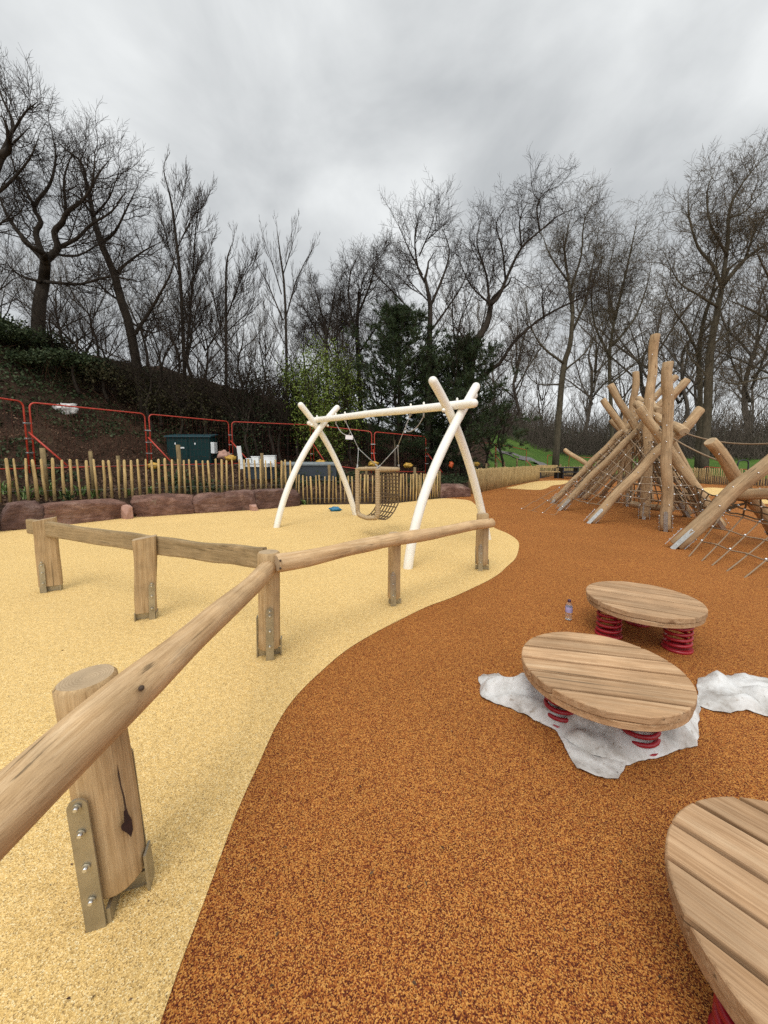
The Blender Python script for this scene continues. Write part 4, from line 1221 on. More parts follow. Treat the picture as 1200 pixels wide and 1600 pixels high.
def stake(px, ytop, Y, pr=0.05):
    top = D(px, ytop, Y); zb = tz(top.x, top.y); return (Vector((top.x, top.y, zb)), top.z - zb, pr)
pale_fence(FLp, 1.0, 0.152, 'open pale wood stake fence on the bank above the row of stone blocks', 5,
           [stake(66, 700, 9.35, 0.055), stake(141, 705, 10.0, 0.045), stake(184, 712, 11.5, 0.05), stake(278, 695, 10.95, 0.06), stake(409, 708, 11.9, 0.05), stake(441, 721, 12.4, 0.04)], r=0.031, lean=0.025)
FM = [fpt(468, 788.5, 12.0), fpt(520, 789, 12.1), fpt(600, 786, 12.25), fpt(650, 783, 12.9), fpt(686, 778, 13.8)]
pale_fence(FM, 0.94, 0.12, 'pale wood stake fence standing on the ground behind the white swing', 8, [stake(514, 726, 12.7), stake(648, 730, 13.6), stake(572, 728, 13.0, 0.04), (FM[-1] + Vector((0, 0, 0)), 1.0, 0.05)], r=0.026, lean=0.03)
FR = [fpt(733, 771, 15.0), fpt(760, 766, 16.6), fpt(800, 758.5, 19.9), fpt(843, 751.5, 23.8)]
pale_fence(FR, 0.98, 0.085, 'dense pale wood stake fence curving away along the orange surface', 9,
           [(FR[0], 1.05, 0.05)] + [stake(x, y, Y, 0.05) for x, y, Y in ((740, 722, 17.2), (760, 724, 18.6), (776, 722, 20), (788, 722, 21.5), (808, 716, 23), (742, 730, 16.4))], r=0.03, lean=0.02)
FB = [fpt(843, 749, 27.5), fpt(875, 747.5, 28.8), fpt(905, 747, 29.2), fpt(960, 748, 27), fpt(1040, 752, 24), fpt(1100, 757, 20.9), fpt(1150, 761, 19.2), fpt(1240, 768, 17.4)]
pale_fence(FB, 0.92, 0.10, 'far pale wood stake fence behind the climbing logs', 10, [(FB[1], 1.1, 0.05), (FB[3], 1.1, 0.05)], r=0.024, lean=0.03)

# ------------------------------------------------------------------ temporary red fence panels
TEMP = [(-75, 8.5, 3.0), (40, 10.05, 2.98), (229, 12.95, 2.98), (359, 15.85, 2.98), (487, 17.6, 2.98), (583, 16.9, 2.62), (667, 18.8, 2.49), (727, 21.5, 2.40), (775, 25.0, 2.34), (823, 29.5, 2.0)]
tl_ = ['red steel mesh panel cut off by the left photo edge', 'long red mesh panel in front of the pale rock on the bank', 'red mesh panel in front of the blue cabinet', 'red mesh panel between the blue cabinet and the swing',
       'red mesh panel seen behind the swing crossing and paper tag', 'leaning red mesh panel seen through the swing', 'red mesh panel behind the right swing frame', 'small red mesh panel left of the green lawn', 'far red mesh panel along the path']
def temp_panel(a, b, label, mesh_on=True):
    t = thing('mesh_fence_panel', (a.x, a.y, a.z - 2.0), label, 'fence panel', 'red temporary fence panels')
    ex = (b - a); Ln = ex.length; exn = ex.normalized(); r = 0.021
    a0, b0_ = a + exn * 0.07, b - exn * 0.07; zt = Vector((0, 0, 1)); H_ = 1.85
    cr = 0.14
    path = [a0 - zt * H_]
    path += [a0 - zt * cr] + [a0 + exn * cr * (1 - math.cos(k)) - zt * cr * (1 - math.sin(k)) for k in (R(22), R(45), R(68))] + [a0 + exn * cr]
    path += [b0_ - exn * cr] + [b0_ - exn * cr * (1 - math.sin(k)) - zt * cr * (1 - math.cos(k)) for k in (R(22), R(45), R(68))] + [b0_ - zt * cr]
    path += [b0_ - zt * H_]
    mb = MB(); mb.tube(path, r, 8)
    mb.tube([a0 - zt * (H_ - 0.12), b0_ - zt * (H_ - 0.12)], r * 0.9, 8)
    fr = mb.build('frame', M_FENCE_RED, t)
    mb = MB(); n = max(4, int(Ln / 0.16))
    for i in range(1, n):
        p = a0.lerp(b0_, i / n); mb.tube([p - zt * 0.01, p - zt * (H_ - 0.12)], 0.0012, 3, caps=False)
    for j in range(1, 6): mb.tube([a0 - zt * (H_ * j / 6.4), b0_ - zt * (H_ * j / 6.4)], 0.0012, 3, caps=False)
    mb.build('mesh_infill', M_MESH, t)
    # stay pole, clips and foot
    nrm = Vector((exn.y, -exn.x, 0)); nrm = nrm if nrm.y < 0 else -nrm
    mb = MB(); mb.tube([b - zt * 0.78, b - zt * 1.72 + nrm * 0.75 + exn * 0.35], 0.024, 8); mb.build('stay', M_FENCE_RED, t)
    mb = MB()
    for q in (0.55, 0.95, 1.32): mb.box(b - zt * q, (0.20, 0.07, 0.04), Matrix.Rotation(math.atan2(exn.y, exn.x), 3, 'Z'), bev=0.008)
    mb.build('clip', M_GALV, t)
    return t
tops = []
for px, Y, z in TEMP:
    x = (px - CX) / FPX * Y * 1.0; tops.append(Vector((x, Y, z)))
tops = [D(px, 712 - (z - CAM_H) / Y * FPX, Y) for px, Y, z in TEMP]
for i in range(len(tops) - 1):
    if i == 6: continue
    temp_panel(tops[i], tops[i + 1], tl_[i])
for (x0, y0, Y0, x1, y1, Y1, lab) in ((855, 711, 33, 873, 712, 34, 'orange mesh panel standing before the tree trunk on the lawn'), (1098, 729, 23, 1152, 733, 21.5, 'red mesh barrier behind the far stake fence at right'), (1152, 733, 21.5, 1230, 736, 19.5, 'red mesh barrier at the right edge beyond the crossed logs'), (888, 713, 34, 935, 716, 33, 'far orange mesh panel left of the climbing logs')):
    temp_panel(D(x0, y0, Y0), D(x1, y1, Y1), lab)
# rubber feet / sandbags with wilted yellow tops
def lump(name, c, size, seed, mat, label, cat, group=None):
    bm = bmesh.new(); bmesh.ops.create_icosphere(bm, subdivisions=3, radius=1.0)
    o = Vector((seed * 3.3, seed, 0))
    for v in bm.verts:
        q = v.co.normalized(); f = 1 + 0.55 * noise.noise(q * 1.7 + o) + 0.30 * noise.noise(q * 4 + o)
        v.co = Vector((q.x * f * size[0] / 2, q.y * f * size[1] / 2, q.z * f * size[2] / 2))
    mb = MB(); bm.verts.index_update(); mb.add([Vector(c) + v.co for v in bm.verts], [[v.index for v in f.verts] for f in bm.faces]); bm.free()
    return tag(mb.build(name, mat, None, origin=c), label, cat, group)
lump('rock', WROCK_AT + Vector((0, 0, 0.12)), (0.72, 0.5, 0.40), 33, M_WROCK, 'pale whitish rock lying on the dark bank behind the red fence', 'rock')
for i, (px, py, Y, s_, lab) in enumerate(((360, 716, 14.6, 0.55, 'yellow sandbag at the foot of the red fence near the white board'), (500, 722, 16.3, 0.5, 'yellow sandbag behind the left swing legs'), (584, 725, 16.2, 0.55, 'yellow sandbag seen just above the rope basket'),
                                         (637, 727, 17.0, 0.5, 'yellow sandbag on the right of the rope basket below the leaning red post'), (240, 728, 12.4, 0.45, 'yellow sandbag behind the stake fence under the red fence stay'), (744, 725, 20.0, 0.5, 'yellow sandbag right of the right swing legs'))):
    c = D(px, py, Y); c.z = max(c.z, tz(c.x, c.y) + 0.1)
    lump('sandbag', c, (s_ * 0.75, s_ * 0.5, s_ * 0.42), i + 1, M_YELLOW, lab, 'sandbag', 'yellow sandbags weighting the red fence')
c = D(350, 712, 14.8); lump('stone', c, (0.5, 0.4, 0.4), 9, M_PINK, 'pinkish rubble stone heaped beside the yellow sandbag', 'stone')
c = D(705, 726, 19.0); lump('plastic_block', c, (0.2, 0.2, 0.34), 12, M_ORANGE, 'orange plastic lump behind the crossed swing tubes', 'plastic block')

# ------------------------------------------------------------------ blue cabinet and site clutter
cb = D(296, 712, 15.5); zb = tz(cb.x, cb.y) - 0.15
cab = thing('utility_cabinet', (cb.x, cb.y, zb), 'dark teal-blue metal utility cabinet with sloping lid on the bank', 'utility cabinet')
ztop = D(296, 680, 15.3).z; rotc = Matrix.Rotation(R(4), 3, 'Z'); bw = 1.72
def cpt(u, v, z): return Vector((cb.x, cb.y, z)) + rotc @ Vector((u, v, 0))
mb = MB(); hh = ztop - zb - 0.06
mb.box(cpt(0, 0.35, zb + hh / 2), (bw, 0.75, hh), rotc, bev=0.015)
mb.build('body', M_TEAL, cab)
for k, u in enumerate((-0.43, 0.43)):
    mb = MB(); mb.box(cpt(u, -0.035, zb + hh * 0.5), (0.80, 0.025, hh * 0.86), rotc, bev=0.006)
    dr_ = mb.build('door', M_TEAL, cab)
    m2 = MB(); m2.box(cpt(u * 0.9 - 0.12, -0.055, zb + hh * 0.80), (0.05, 0.02, 0.075), rotc, bev=0.004); m2.build('handle', M_OFFWHITE, dr_)
mb = MB()
mb.add([cpt(-bw / 2 - 0.05, -0.10, ztop - 0.07), cpt(bw / 2 + 0.05, -0.10, ztop - 0.07), cpt(bw / 2 + 0.05, 0.80, ztop + 0.06), cpt(-bw / 2 - 0.05, 0.80, ztop + 0.06),
        cpt(-bw / 2 - 0.05, -0.10, ztop - 0.02), cpt(bw / 2 + 0.05, -0.10, ztop - 0.02), cpt(bw / 2 + 0.05, 0.80, ztop + 0.10), cpt(-bw / 2 - 0.05, 0.80, ztop + 0.10)],
       [(3, 2, 1, 0), (4, 5, 6, 7), (0, 1, 5, 4), (1, 2, 6, 5), (2, 3, 7, 6), (3, 0, 4, 7)], 0, False)
mb.build('lid', M_TEAL_LID, cab)
mb = MB(); mb.box(cpt(-0.26, -0.06, zb + hh * 0.68), (0.20, 0.008, 0.06), rotc); mb.build('nameplate', M_OFFWHITE, cab)
mb = MB(); mb.box(cpt(bw / 2 + 0.08, 0.15, zb + hh * 0.68), (0.14, 0.36, 0.46), rotc, bev=0.01); mb.build('side_box', M_OFFWHITE, cab)
c0 = D(376, 733, 13.2); c1p = D(374.5, 697, 13.2)
mb = MB(); d_ = (c1p - c0); mb.box((c0 + c1p) / 2, (0.14, 0.05, d_.length), Matrix.Rotation(R(-5), 3, 'Y'), bev=0.004)
tag(mb.build('white_board', M_OFFWHITE, None, origin=c0), 'narrow white board standing upright behind the stake fence', 'board')
for i, (px, py, wd, ht, Y, lab) in enumerate(((402, 727, 0.95, 0.12, 13.6, 'low white plastic tray lying flat beside the dark stake'), (401, 719, 0.26, 0.24, 14.0, 'white plastic box behind the low white tray'), (422, 721, 0.40, 0.40, 13.9, 'tallest white plastic box right of the dark stake'), (389, 720, 0.16, 0.14, 13.8, 'smallest white box left of the dark stake'))):
    c = D(px, py, Y); zt_ = tz(c.x, c.y); M3 = Matrix.Rotation(R(8 * i - 10), 3, 'Z')
    mb = MB(); mb.box(c, (wd, 0.35, ht), M3, bev=0.012)
    mb.box(c + Vector((0, 0, ht / 2 + 0.008)), (wd + 0.03, 0.38, 0.03), M3, bev=0.006)
    z0 = c.z - ht / 2
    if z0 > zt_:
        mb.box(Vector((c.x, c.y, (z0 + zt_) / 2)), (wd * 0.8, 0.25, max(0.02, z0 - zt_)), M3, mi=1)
    tag(mb.build('plastic_box', [M_OFFWHITE, M_DARKSIDE], None, origin=(c.x, c.y, zt_)), lab, 'plastic box', 'white plastic boxes heaped behind the fence')
c = D(485, 727, 14.5); zt_ = tz(c.x, c.y)
tr = thing('metal_trough', (c.x, c.y, zt_), 'long low dark trough with pale grey lid behind the left swing legs', 'trough')
mb = MB(); mb.box(Vector((c.x, c.y, zt_ + (c.z - zt_) / 2)), (2.0, 0.5, max(0.1, c.z - zt_) + 0.02), Matrix.Rotation(R(3), 3, 'Z'), bev=0.01); mb.build('body', M_DARKSIDE, tr)
mb = MB(); mb.box(Vector((c.x, c.y, c.z + 0.06)), (2.12, 0.6, 0.08), Matrix.Rotation(R(3), 3, 'Z') @ Matrix.Rotation(R(5), 3, 'X'), bev=0.01); mb.build('lid', M_GREYSLAB, tr)
c = G(524, 799); c.z = 0.06
lump('blue_bag', c, (0.34, 0.16, 0.13), 21, M_BLUE, 'crumpled blue plastic scrap lying at the foot of the stake fence behind the swing', 'plastic scrap')

# bench and table far off
bp2 = D(856, 746, 26.0); bz = 0.0
be = thing('park_bench', (bp2.x, bp2.y, 0), 'pale wooden bench against the far stake fence', 'bench')
for nm, zc, dy, hz_ in (('backrest', 0.80, 0.25, 0.20), ('seat', 0.45, 0.0, 0.07)):
    mb = MB(); mb.box((bp2.x, bp2.y + dy, zc), (1.5, 0.42 if nm == 'seat' else 0.06, hz_), None, bev=0.01); mb.build(nm, M_PALE, be)
for s_ in (-0.6, 0.6):
    mb = MB(); mb.box((bp2.x + s_, bp2.y, 0.21), (0.08, 0.45, 0.42)); mb.box((bp2.x + s_, bp2.y + 0.30, 0.45), (0.08, 0.05, 0.85)); mb.build('leg', M_BLACK, be)
bp3 = D(888, 746, 26.0)
ta = thing('picnic_table', (bp3.x, bp3.y, 0), 'black picnic table beside the pale wooden bench', 'picnic table')
mb = MB(); mb.box((bp3.x, bp3.y, 0.74), (1.5, 0.75, 0.06), None, bev=0.01); mb.build('table_top', M_BLACK, ta)
for s_ in (-0.65, 0.65):
    mb = MB(); mb.box((bp3.x, bp3.y + s_, 0.44), (1.5, 0.26, 0.05), None, bev=0.01); mb.build('bench_seat', M_BLACK, ta)
for s_ in (-0.5, 0.5):
    mb = MB(); mb.box((bp3.x + s_, bp3.y, 0.36), (0.08, 0.6, 0.70)); mb.box((bp3.x + s_, bp3.y, 0.40), (0.075, 1.5, 0.06)); mb.build('leg', M_BLACK, ta)
# black hoop stand beyond the far fence
hp = D(1160, 733, 20.5); z0 = tz(hp.x, hp.y)
mb = MB(); mb.tube(spline([Vector((hp.x - 0.28, hp.y, z0)), Vector((hp.x - 0.28, hp.y, hp.z + 0.25)), Vector((hp.x - 0.15, hp.y, hp.z + 0.46)), Vector((hp.x + 0.18, hp.y, hp.z + 0.46)), Vector((hp.x + 0.3, hp.y, hp.z + 0.25)), Vector((hp.x + 0.3, hp.y, z0))], 6), 0.035, 8)
tag(mb.build('cycle_hoop', M_BLACK, None, origin=(hp.x, hp.y, z0)), 'black bent tube hoop beyond the far stake fence', 'hoop')

# ------------------------------------------------------------------ trees
def tubes_np(segs, sides):
    """segs: array (n,8) p0 p1 r0 r1 -> verts, quads of open prisms"""
    S = np.asarray(segs, dtype=np.float64)
    p0, p1, r0, r1 = S[:, 0:3], S[:, 3:6], S[:, 6:7], S[:, 7:8]
    d = p1 - p0; d /= np.maximum(np.linalg.norm(d, axis=1, keepdims=True), 1e-9)
    ref = np.where(np.abs(d[:, 2:3]) > 0.9, np.array([[1.0, 0, 0]]), np.array([[0, 0, 1.0]]))
    u = np.cross(d, ref); u /= np.linalg.norm(u, axis=1, keepdims=True); q = np.cross(d, u)
    vs = []
    for p, r in ((p0, r0), (p1, r1)):
        for k in range(sides):
            a = 2 * math.pi * k / sides
            vs.append(p + (u * math.cos(a) + q * math.sin(a)) * r)
    V_ = np.stack(vs, 1)      # n, 2*sides, 3
    n = len(S); base = (np.arange(n) * 2 * sides)[:, None, None]
    f = np.array([[k, (k + 1) % sides, sides + (k + 1) % sides, sides + k] for k in range(sides)])[None]
    return V_.reshape(-1, 3), (base + f).reshape(-1, 4)

class Tree:
    def __init__(s, seed, dens=1.0, maxlev=4, trop=0.10, wig=0.34, ang=(30, 62), twig_r=0.006, ratio=(0.42, 0.74), scale=1.0):
        s.r = random.Random(seed); s.dens = dens; s.maxlev = maxlev; s.trop = trop; s.wig = wig; s.ang = ang
        s.twr = twig_r; s.ratio = ratio; s.big = []; s.segs = []; s.scale = scale
    def perp(s, d):
        r = s.r
        while True:
            v = Vector((r.gauss(0, 1), r.gauss(0, 1), r.gauss(0, 1))); v = v - d * v.dot(d)
            if v.length > 0.1: return v.normalized()
    def put(s, pts, r0, r1, lev):
        n = len(pts) - 1
        if r0 > 0.045:
            s.big.append((pts, [r0 + (r1 - r0) * i / n for i in range(n + 1)]))
        else:
            for i in range(n):
                a, b = pts[i], pts[i + 1]
                s.segs.append((a.x, a.y, a.z, b.x, b.y, b.z, r0 + (r1 - r0) * i / n, r0 + (r1 - r0) * (i + 1) / n))
    def limb(s, pts, r0, r1, lev, child_len=None, start=0.2):
        """a given main limb; twigs grow from it"""
        s.put(pts, r0, r1, lev)
        Ls = [(b - a).length for a, b in zip(pts[:-1], pts[1:])]; T = sum(Ls)
        s.spawn(pts, Ls, T, r0, r1, lev, child_len, start)
    def spawn(s, pts, Ls, T, r0, r1, lev, child_len=None, start=0.2):
        r = s.r
        if lev >= s.maxlev: return
        sp = (0.8, 0.27, 0.17, 0.12, 0.09)[lev] * s.scale / s.dens
        n = max(1, int(T * (1 - start) / sp + r.random()))
        for k in range(n):
            t = start + (1 - start) * (k + r.random()) / n
            dd = t * T; i = 0
            while i < len(Ls) - 1 and dd > Ls[i]: dd -= Ls[i]; i += 1
            p = pts[i].lerp(pts[i + 1], min(1, dd / max(Ls[i], 1e-6)))
            d = (pts[i + 1] - pts[i]).normalized()
            an = R(r.uniform(*s.ang)); cd_ = (d * math.cos(an) + s.perp(d) * math.sin(an)).normalized()
            base = child_len if child_len else T
            ln = base * r.uniform(*s.ratio) * (1.15 - 0.55 * t)
            rr = max(s.twr, min((r0 + (r1 - r0) * t) * 0.62, 0.012 * ln / s.scale + s.twr * 0.9))
            s.grow(p, cd_, ln, rr, lev + 1)
        # carry the tip on
        if lev < s.maxlev:
            d = (pts[-1] - pts[-2]).normalized()
            s.grow(pts[-1], d, (child_len or T) * 0.45, max(s.twr, r1), lev + 1)
    def grow(s, p, d, ln, rr, lev):
        r = s.r
        if ln < 0.10 * s.scale: return
        n = (6, 6, 5, 3, 2)[min(lev, 4)]
        pts = [p]; st_ = ln / n
        for i in range(n):
            d = (d + Vector((r.gauss(0, s.wig), r.gauss(0, s.wig), r.gauss(0, s.wig))) * 0.8 + Vector((0, 0, s.trop))).normalized()
            p = p + d * st_; pts.append(p)
        r1 = max(s.twr * 0.55, rr * 0.4)
        s.put(pts, rr, r1, lev)
        s.spawn(pts, [st_] * n, ln, rr, r1, lev, None, 0.18)
    def meshes(s, bark, twig, origin):
        mb = MB()
        for pts, rad in s.big: mb.tube(spline(pts, 3) if len(pts) > 2 else pts, [rad[min(int(i / 3), len(rad) - 1)] + ((rad[min(int(i / 3) + 1, len(rad) - 1)] - rad[min(int(i / 3), len(rad) - 1)]) * (i % 3) / 3) for i in range(3 * (len(pts) - 1) + 1)] if len(pts) > 2 else rad, 8, jit=0.12, seed=1)
        me1 = None
        if mb.v:
            me1 = bpy.data.meshes.new('trunk'); me1.from_pydata([(v[0] - origin.x, v[1] - origin.y, v[2] - origin.z) for v in mb.v], [], mb.f)
            me1.materials.append(bark); me1.polygons.foreach_set('use_smooth', [True] * len(me1.polygons)); me1.update()
        v, f = tubes_np(s.segs, 3)
        me2 = np_mesh('crown', v - np.array([[origin.x, origin.y, origin.z]]), f, twig, True)
        return me1, me2
    def build(s, name, label, cat, origin, bark, twig, group=None):
        t = thing(name, origin, label, cat, group)
        me1, me2 = s.meshes(bark, twig, origin)
        M = Matrix.Translation(origin)
        if me1: link_mesh('trunk', me1, t, M)
        link_mesh('crown', me2, t, M)
        return t

def px_tree(seed, name, label, Y, trunk, limbs, r0, r1, bark=M_BARK, twig=M_TWIG, dz=1.2, child=None, group='bare trees along the bank', **kw):
    """main stem and limbs follow the photo's silhouette; everything finer grows from them"""
    T = Tree(seed, **kw); rg = random.Random(seed + 7)
    base = D(trunk[0][0], trunk[0][1], Y)
    base.z = min(base.z, tz(base.x, base.y)); gz = tz(base.x, base.y)
    pts = [Vector((base.x, base.y, gz - 0.2))] + [D(x, y, Y + 0.15 * i * rg.uniform(-1, 1)) for i, (x, y) in enumerate(trunk) if i > 0]
    T.limb(pts, r0, r1, 0, child or 2.4, 0.45)
    for px_l, q0, q1 in limbs:
        off = rg.uniform(-dz, dz); n = len(px_l)
        lp_ = [D(x, y, Y + off * i / (n - 1)) for i, (x, y) in enumerate(px_l)]
        T.limb(lp_, q0, q1, 1, child, 0.12)
    return T.build(name, label, 'tree', Vector((base.x, base.y, gz)), bark, twig, group)

px_tree(1, 'bare_tree', 'large crooked bare tree with forked dark limbs on the left bank', 16.0, [(58, 545), (61, 480), (68, 442), (71, 410)],
        [([(71, 410), (56, 366), (64, 347), (54, 322), (78, 288), (87, 247), (83, 215)], 0.12, 0.02), ([(74, 405), (90, 388), (85, 363), (98, 347), (104, 332), (129, 313), (144, 288), (148, 250)], 0.14, 0.02),
         ([(90, 388), (121, 372), (142, 351), (175, 330), (196, 300)], 0.08, 0.015), ([(67, 405), (29, 363), (8, 330), (-10, 280)], 0.11, 0.02), ([(70, 440), (125, 444), (172, 432), (215, 440)], 0.07, 0.015),
         ([(54, 322), (30, 280), (15, 240)], 0.06, 0.012), ([(104, 332), (100, 280), (115, 235)], 0.06, 0.012), ([(64, 440), (30, 430), (0, 400)], 0.06, 0.012), ([(75, 395), (120, 400), (160, 380), (200, 385)], 0.05, 0.012)], 0.27, 0.17, child=2.7, dens=1.1, twig_r=0.0048)
px_tree(2, 'bare_tree', 'tall bare tree at the far left edge, its crown reaching highest', 15.0, [(-80, 560), (-66, 430), (-30, 320), (0, 245)],
        [([(0, 245), (16, 212), (20, 190), (2, 150), (-6, 118)], 0.08, 0.015), ([(16, 212), (40, 175), (58, 160)], 0.05, 0.01), ([(-30, 320), (10, 290), (45, 250), (60, 215)], 0.07, 0.012), ([(-50, 370), (0, 350), (30, 320)], 0.06, 0.012), ([(5, 240), (30, 215), (45, 200)], 0.05, 0.01)], 0.28, 0.13, child=2.2, dens=1.05, twig_r=0.0048)
px_tree(3, 'bare_tree', 'bare dark tree leaning left over the bank with a long straight trunk', 16.5, [(224, 585), (205, 522), (190, 472), (179, 430), (158, 380), (146, 338), (139, 300), (133, 278)],
        [([(208, 526), (233, 488), (250, 459), (267, 426), (275, 390)], 0.08, 0.014), ([(179, 430), (196, 413), (225, 392), (252, 378)], 0.07, 0.012), ([(158, 380), (179, 363), (196, 330), (212, 297)], 0.07, 0.012), ([(146, 338), (125, 310), (100, 297)], 0.06, 0.012),
         ([(139, 300), (155, 270), (175, 245)], 0.06, 0.01), ([(190, 472), (160, 450), (140, 420)], 0.05, 0.01), ([(146, 338), (170, 310), (185, 270)], 0.05, 0.01), ([(133, 280), (125, 255), (135, 232)], 0.05, 0.01), ([(198, 500), (240, 520), (280, 500)], 0.05, 0.01)], 0.20, 0.06, child=2.5, dens=1.1, twig_r=0.0048)
px_tree(4, 'bare_tree', 'slender twin-stemmed bare sapling right of the leaning tree', 17.0, [(286, 580), (284, 472), (275, 372), (267, 313), (258, 278)],
        [([(290, 570), (300, 455), (304, 380), (309, 330)], 0.05, 0.012), ([(283, 440), (262, 380), (250, 330)], 0.03, 0.01), ([(276, 390), (300, 340), (318, 320)], 0.03, 0.01), ([(284, 470), (310, 420), (330, 385)], 0.03, 0.01), ([(272, 350), (285, 310), (290, 285)], 0.025, 0.008)],
        0.085, 0.02, child=1.7, trop=0.22, ang=(18, 42), wig=0.16, dens=1.5)
px_tree(5, 'bare_tree', 'thin bushy bare tree between the sapling and the pale birch', 17.5, [(348, 585), (353, 480), (354, 413), (361, 385)], [([(350, 540), (335, 470), (325, 410)], 0.04, 0.01), ([(352, 500), (375, 440), (392, 410)], 0.04, 0.01), ([(352, 520), (385, 490), (400, 460)], 0.035, 0.01), ([(350, 550), (320, 510), (305, 470)], 0.035, 0.01)],
        0.08, 0.02, child=1.7, trop=0.2, ang=(18, 45), wig=0.18, dens=1.5)
px_tree(6, 'bare_tree', 'lone slim upright bare tree like a birch in the gap of sky', 18.5, [(446, 580), (446, 480), (438, 400), (433, 361)],
        [([(442, 500), (417, 440), (400, 410), (388, 390)], 0.04, 0.008), ([(446, 500), (462, 440), (476, 410), (486, 393)], 0.04, 0.008), ([(440, 460), (425, 410), (412, 375)], 0.03, 0.008), ([(442, 430), (455, 390), (460, 365)], 0.03, 0.008), ([(446, 540), (425, 500), (408, 470)], 0.03, 0.008)],
        0.08, 0.014, child=1.3, trop=0.22, ang=(15, 38), wig=0.12, dens=1.1)
px_tree(7, 'bare_tree', 'round dense bare tree behind the yellow-green shrub', 21.0, [(512, 600), (510, 540), (508, 505)],
        [([(510, 540), (485, 500), (470, 470)], 0.05, 0.012), ([(510, 530), (500, 480), (492, 450)], 0.05, 0.012), ([(510, 530), (520, 480), (524, 450)], 0.05, 0.012), ([(511, 545), (540, 505), (552, 475)], 0.05, 0.012), ([(511, 560), (475, 535), (460, 510)], 0.04, 0.012), ([(511, 560), (545, 540), (560, 515)], 0.04, 0.012)], 0.12, 0.06, child=2.2, dens=1.6, trop=0.08)
px_tree(8, 'bare_tree', 'bushy brown bare tree left of the dark pine', 22.0, [(566, 610), (558, 530), (560, 480)],
        [([(558, 530), (545, 470), (548, 425), (560, 400)], 0.07, 0.012), ([(560, 490), (580, 440), (588, 400)], 0.07, 0.012), ([(560, 480), (570, 430), (600, 395)], 0.05, 0.012), ([(562, 550), (595, 500), (615, 460)], 0.06, 0.012), ([(560, 530), (535, 490), (528, 450)], 0.05, 0.012)], 0.15, 0.08, child=2.5, dens=1.25)
px_tree(9, 'bare_tree', 'bare tree with fine upswept fans of twigs above the dark pine', 20.0, [(668, 620), (671, 540), (672, 477), (665, 440)],
        [([(672, 480), (695, 425), (702, 390), (690, 355)], 0.07, 0.012), ([(667, 446), (653, 418), (648, 370), (656, 330)], 0.07, 0.012), ([(670, 497), (646, 488), (604, 446), (576, 418)], 0.06, 0.012), ([(660, 430), (640, 392), (622, 350)], 0.05, 0.012), ([(671, 520), (700, 480), (725, 440), (735, 400)], 0.06, 0.012), ([(655, 400), (672, 360), (680, 330)], 0.045, 0.01), ([(668, 470), (640, 440), (620, 400)], 0.045, 0.01)],
        0.19, 0.08, child=2.6, dens=1.12, trop=0.10, twig_r=0.0052)
px_tree(10, 'bare_tree', 'bare tree with heavy dark limbs sweeping right across the other crowns', 20.5, [(728, 620), (738, 560), (760, 509), (767, 476)],
        [([(767, 476), (780, 462), (794, 429), (815, 387), (846, 359), (871, 338), (899, 325)], 0.10, 0.012), ([(843, 360), (839, 325), (850, 302), (870, 292)], 0.05, 0.01), ([(735, 600), (780, 568), (801, 537), (839, 502), (881, 478), (927, 457), (960, 446)], 0.11, 0.015),
         ([(765, 480), (760, 430), (745, 380), (752, 340)], 0.08, 0.012), ([(790, 440), (785, 390), (775, 350), (790, 325)], 0.06, 0.01), ([(740, 555), (720, 520), (700, 505)], 0.06, 0.01), ([(850, 498), (848, 460), (870, 430)], 0.05, 0.01), ([(767, 476), (735, 445), (715, 400)], 0.06, 0.01), ([(815, 387), (812, 345), (825, 315)], 0.05, 0.01)], 0.24, 0.12, child=2.8, dens=1.1, wig=0.38, trop=0.05, twig_r=0.0055)
px_tree(11, 'bare_tree', 'tall olive-barked bare tree on the lawn left of the climbing logs', 33.0, [(868, 722), (874, 640), (881, 572), (891, 537), (895, 490)],
        [([(895, 490), (888, 436), (882, 390), (890, 345)], 0.16, 0.02), ([(881, 568), (850, 544), (832, 516), (820, 470)], 0.12, 0.02), ([(893, 520), (915, 470), (925, 420), (935, 360)], 0.12, 0.02), ([(888, 440), (860, 400), (845, 360)], 0.09, 0.02), ([(892, 450), (908, 400), (912, 350), (925, 318)], 0.10, 0.02), ([(880, 580), (915, 550), (945, 500)], 0.09, 0.02), ([(878, 600), (840, 600), (815, 575)], 0.07, 0.02)],
        0.29, 0.15, bark=M_BARK2, twig=M_TWIG2, child=4.8, scale=1.6, twig_r=0.009, dens=1.15, trop=0.04, wig=0.38)
px_tree(12, 'bare_tree', 'slimmer bare tree behind the upright climbing poles', 36.0, [(958, 720), (955, 640), (952, 560), (960, 500)], [([(960, 500), (975, 440), (988, 380), (995, 345)], 0.14, 0.02), ([(955, 560), (930, 510), (925, 450), (945, 390)], 0.12, 0.02), ([(957, 540), (990, 500), (1010, 450), (1020, 400)], 0.12, 0.02), ([(960, 500), (950, 440), (960, 380)], 0.1, 0.02), ([(953, 600), (990, 570), (1020, 540)], 0.08, 0.02)],
        0.20, 0.12, bark=M_BARK2, twig=M_TWIG2, child=4.8, scale=1.6, twig_r=0.009, dens=1.15, trop=0.04, wig=0.38)
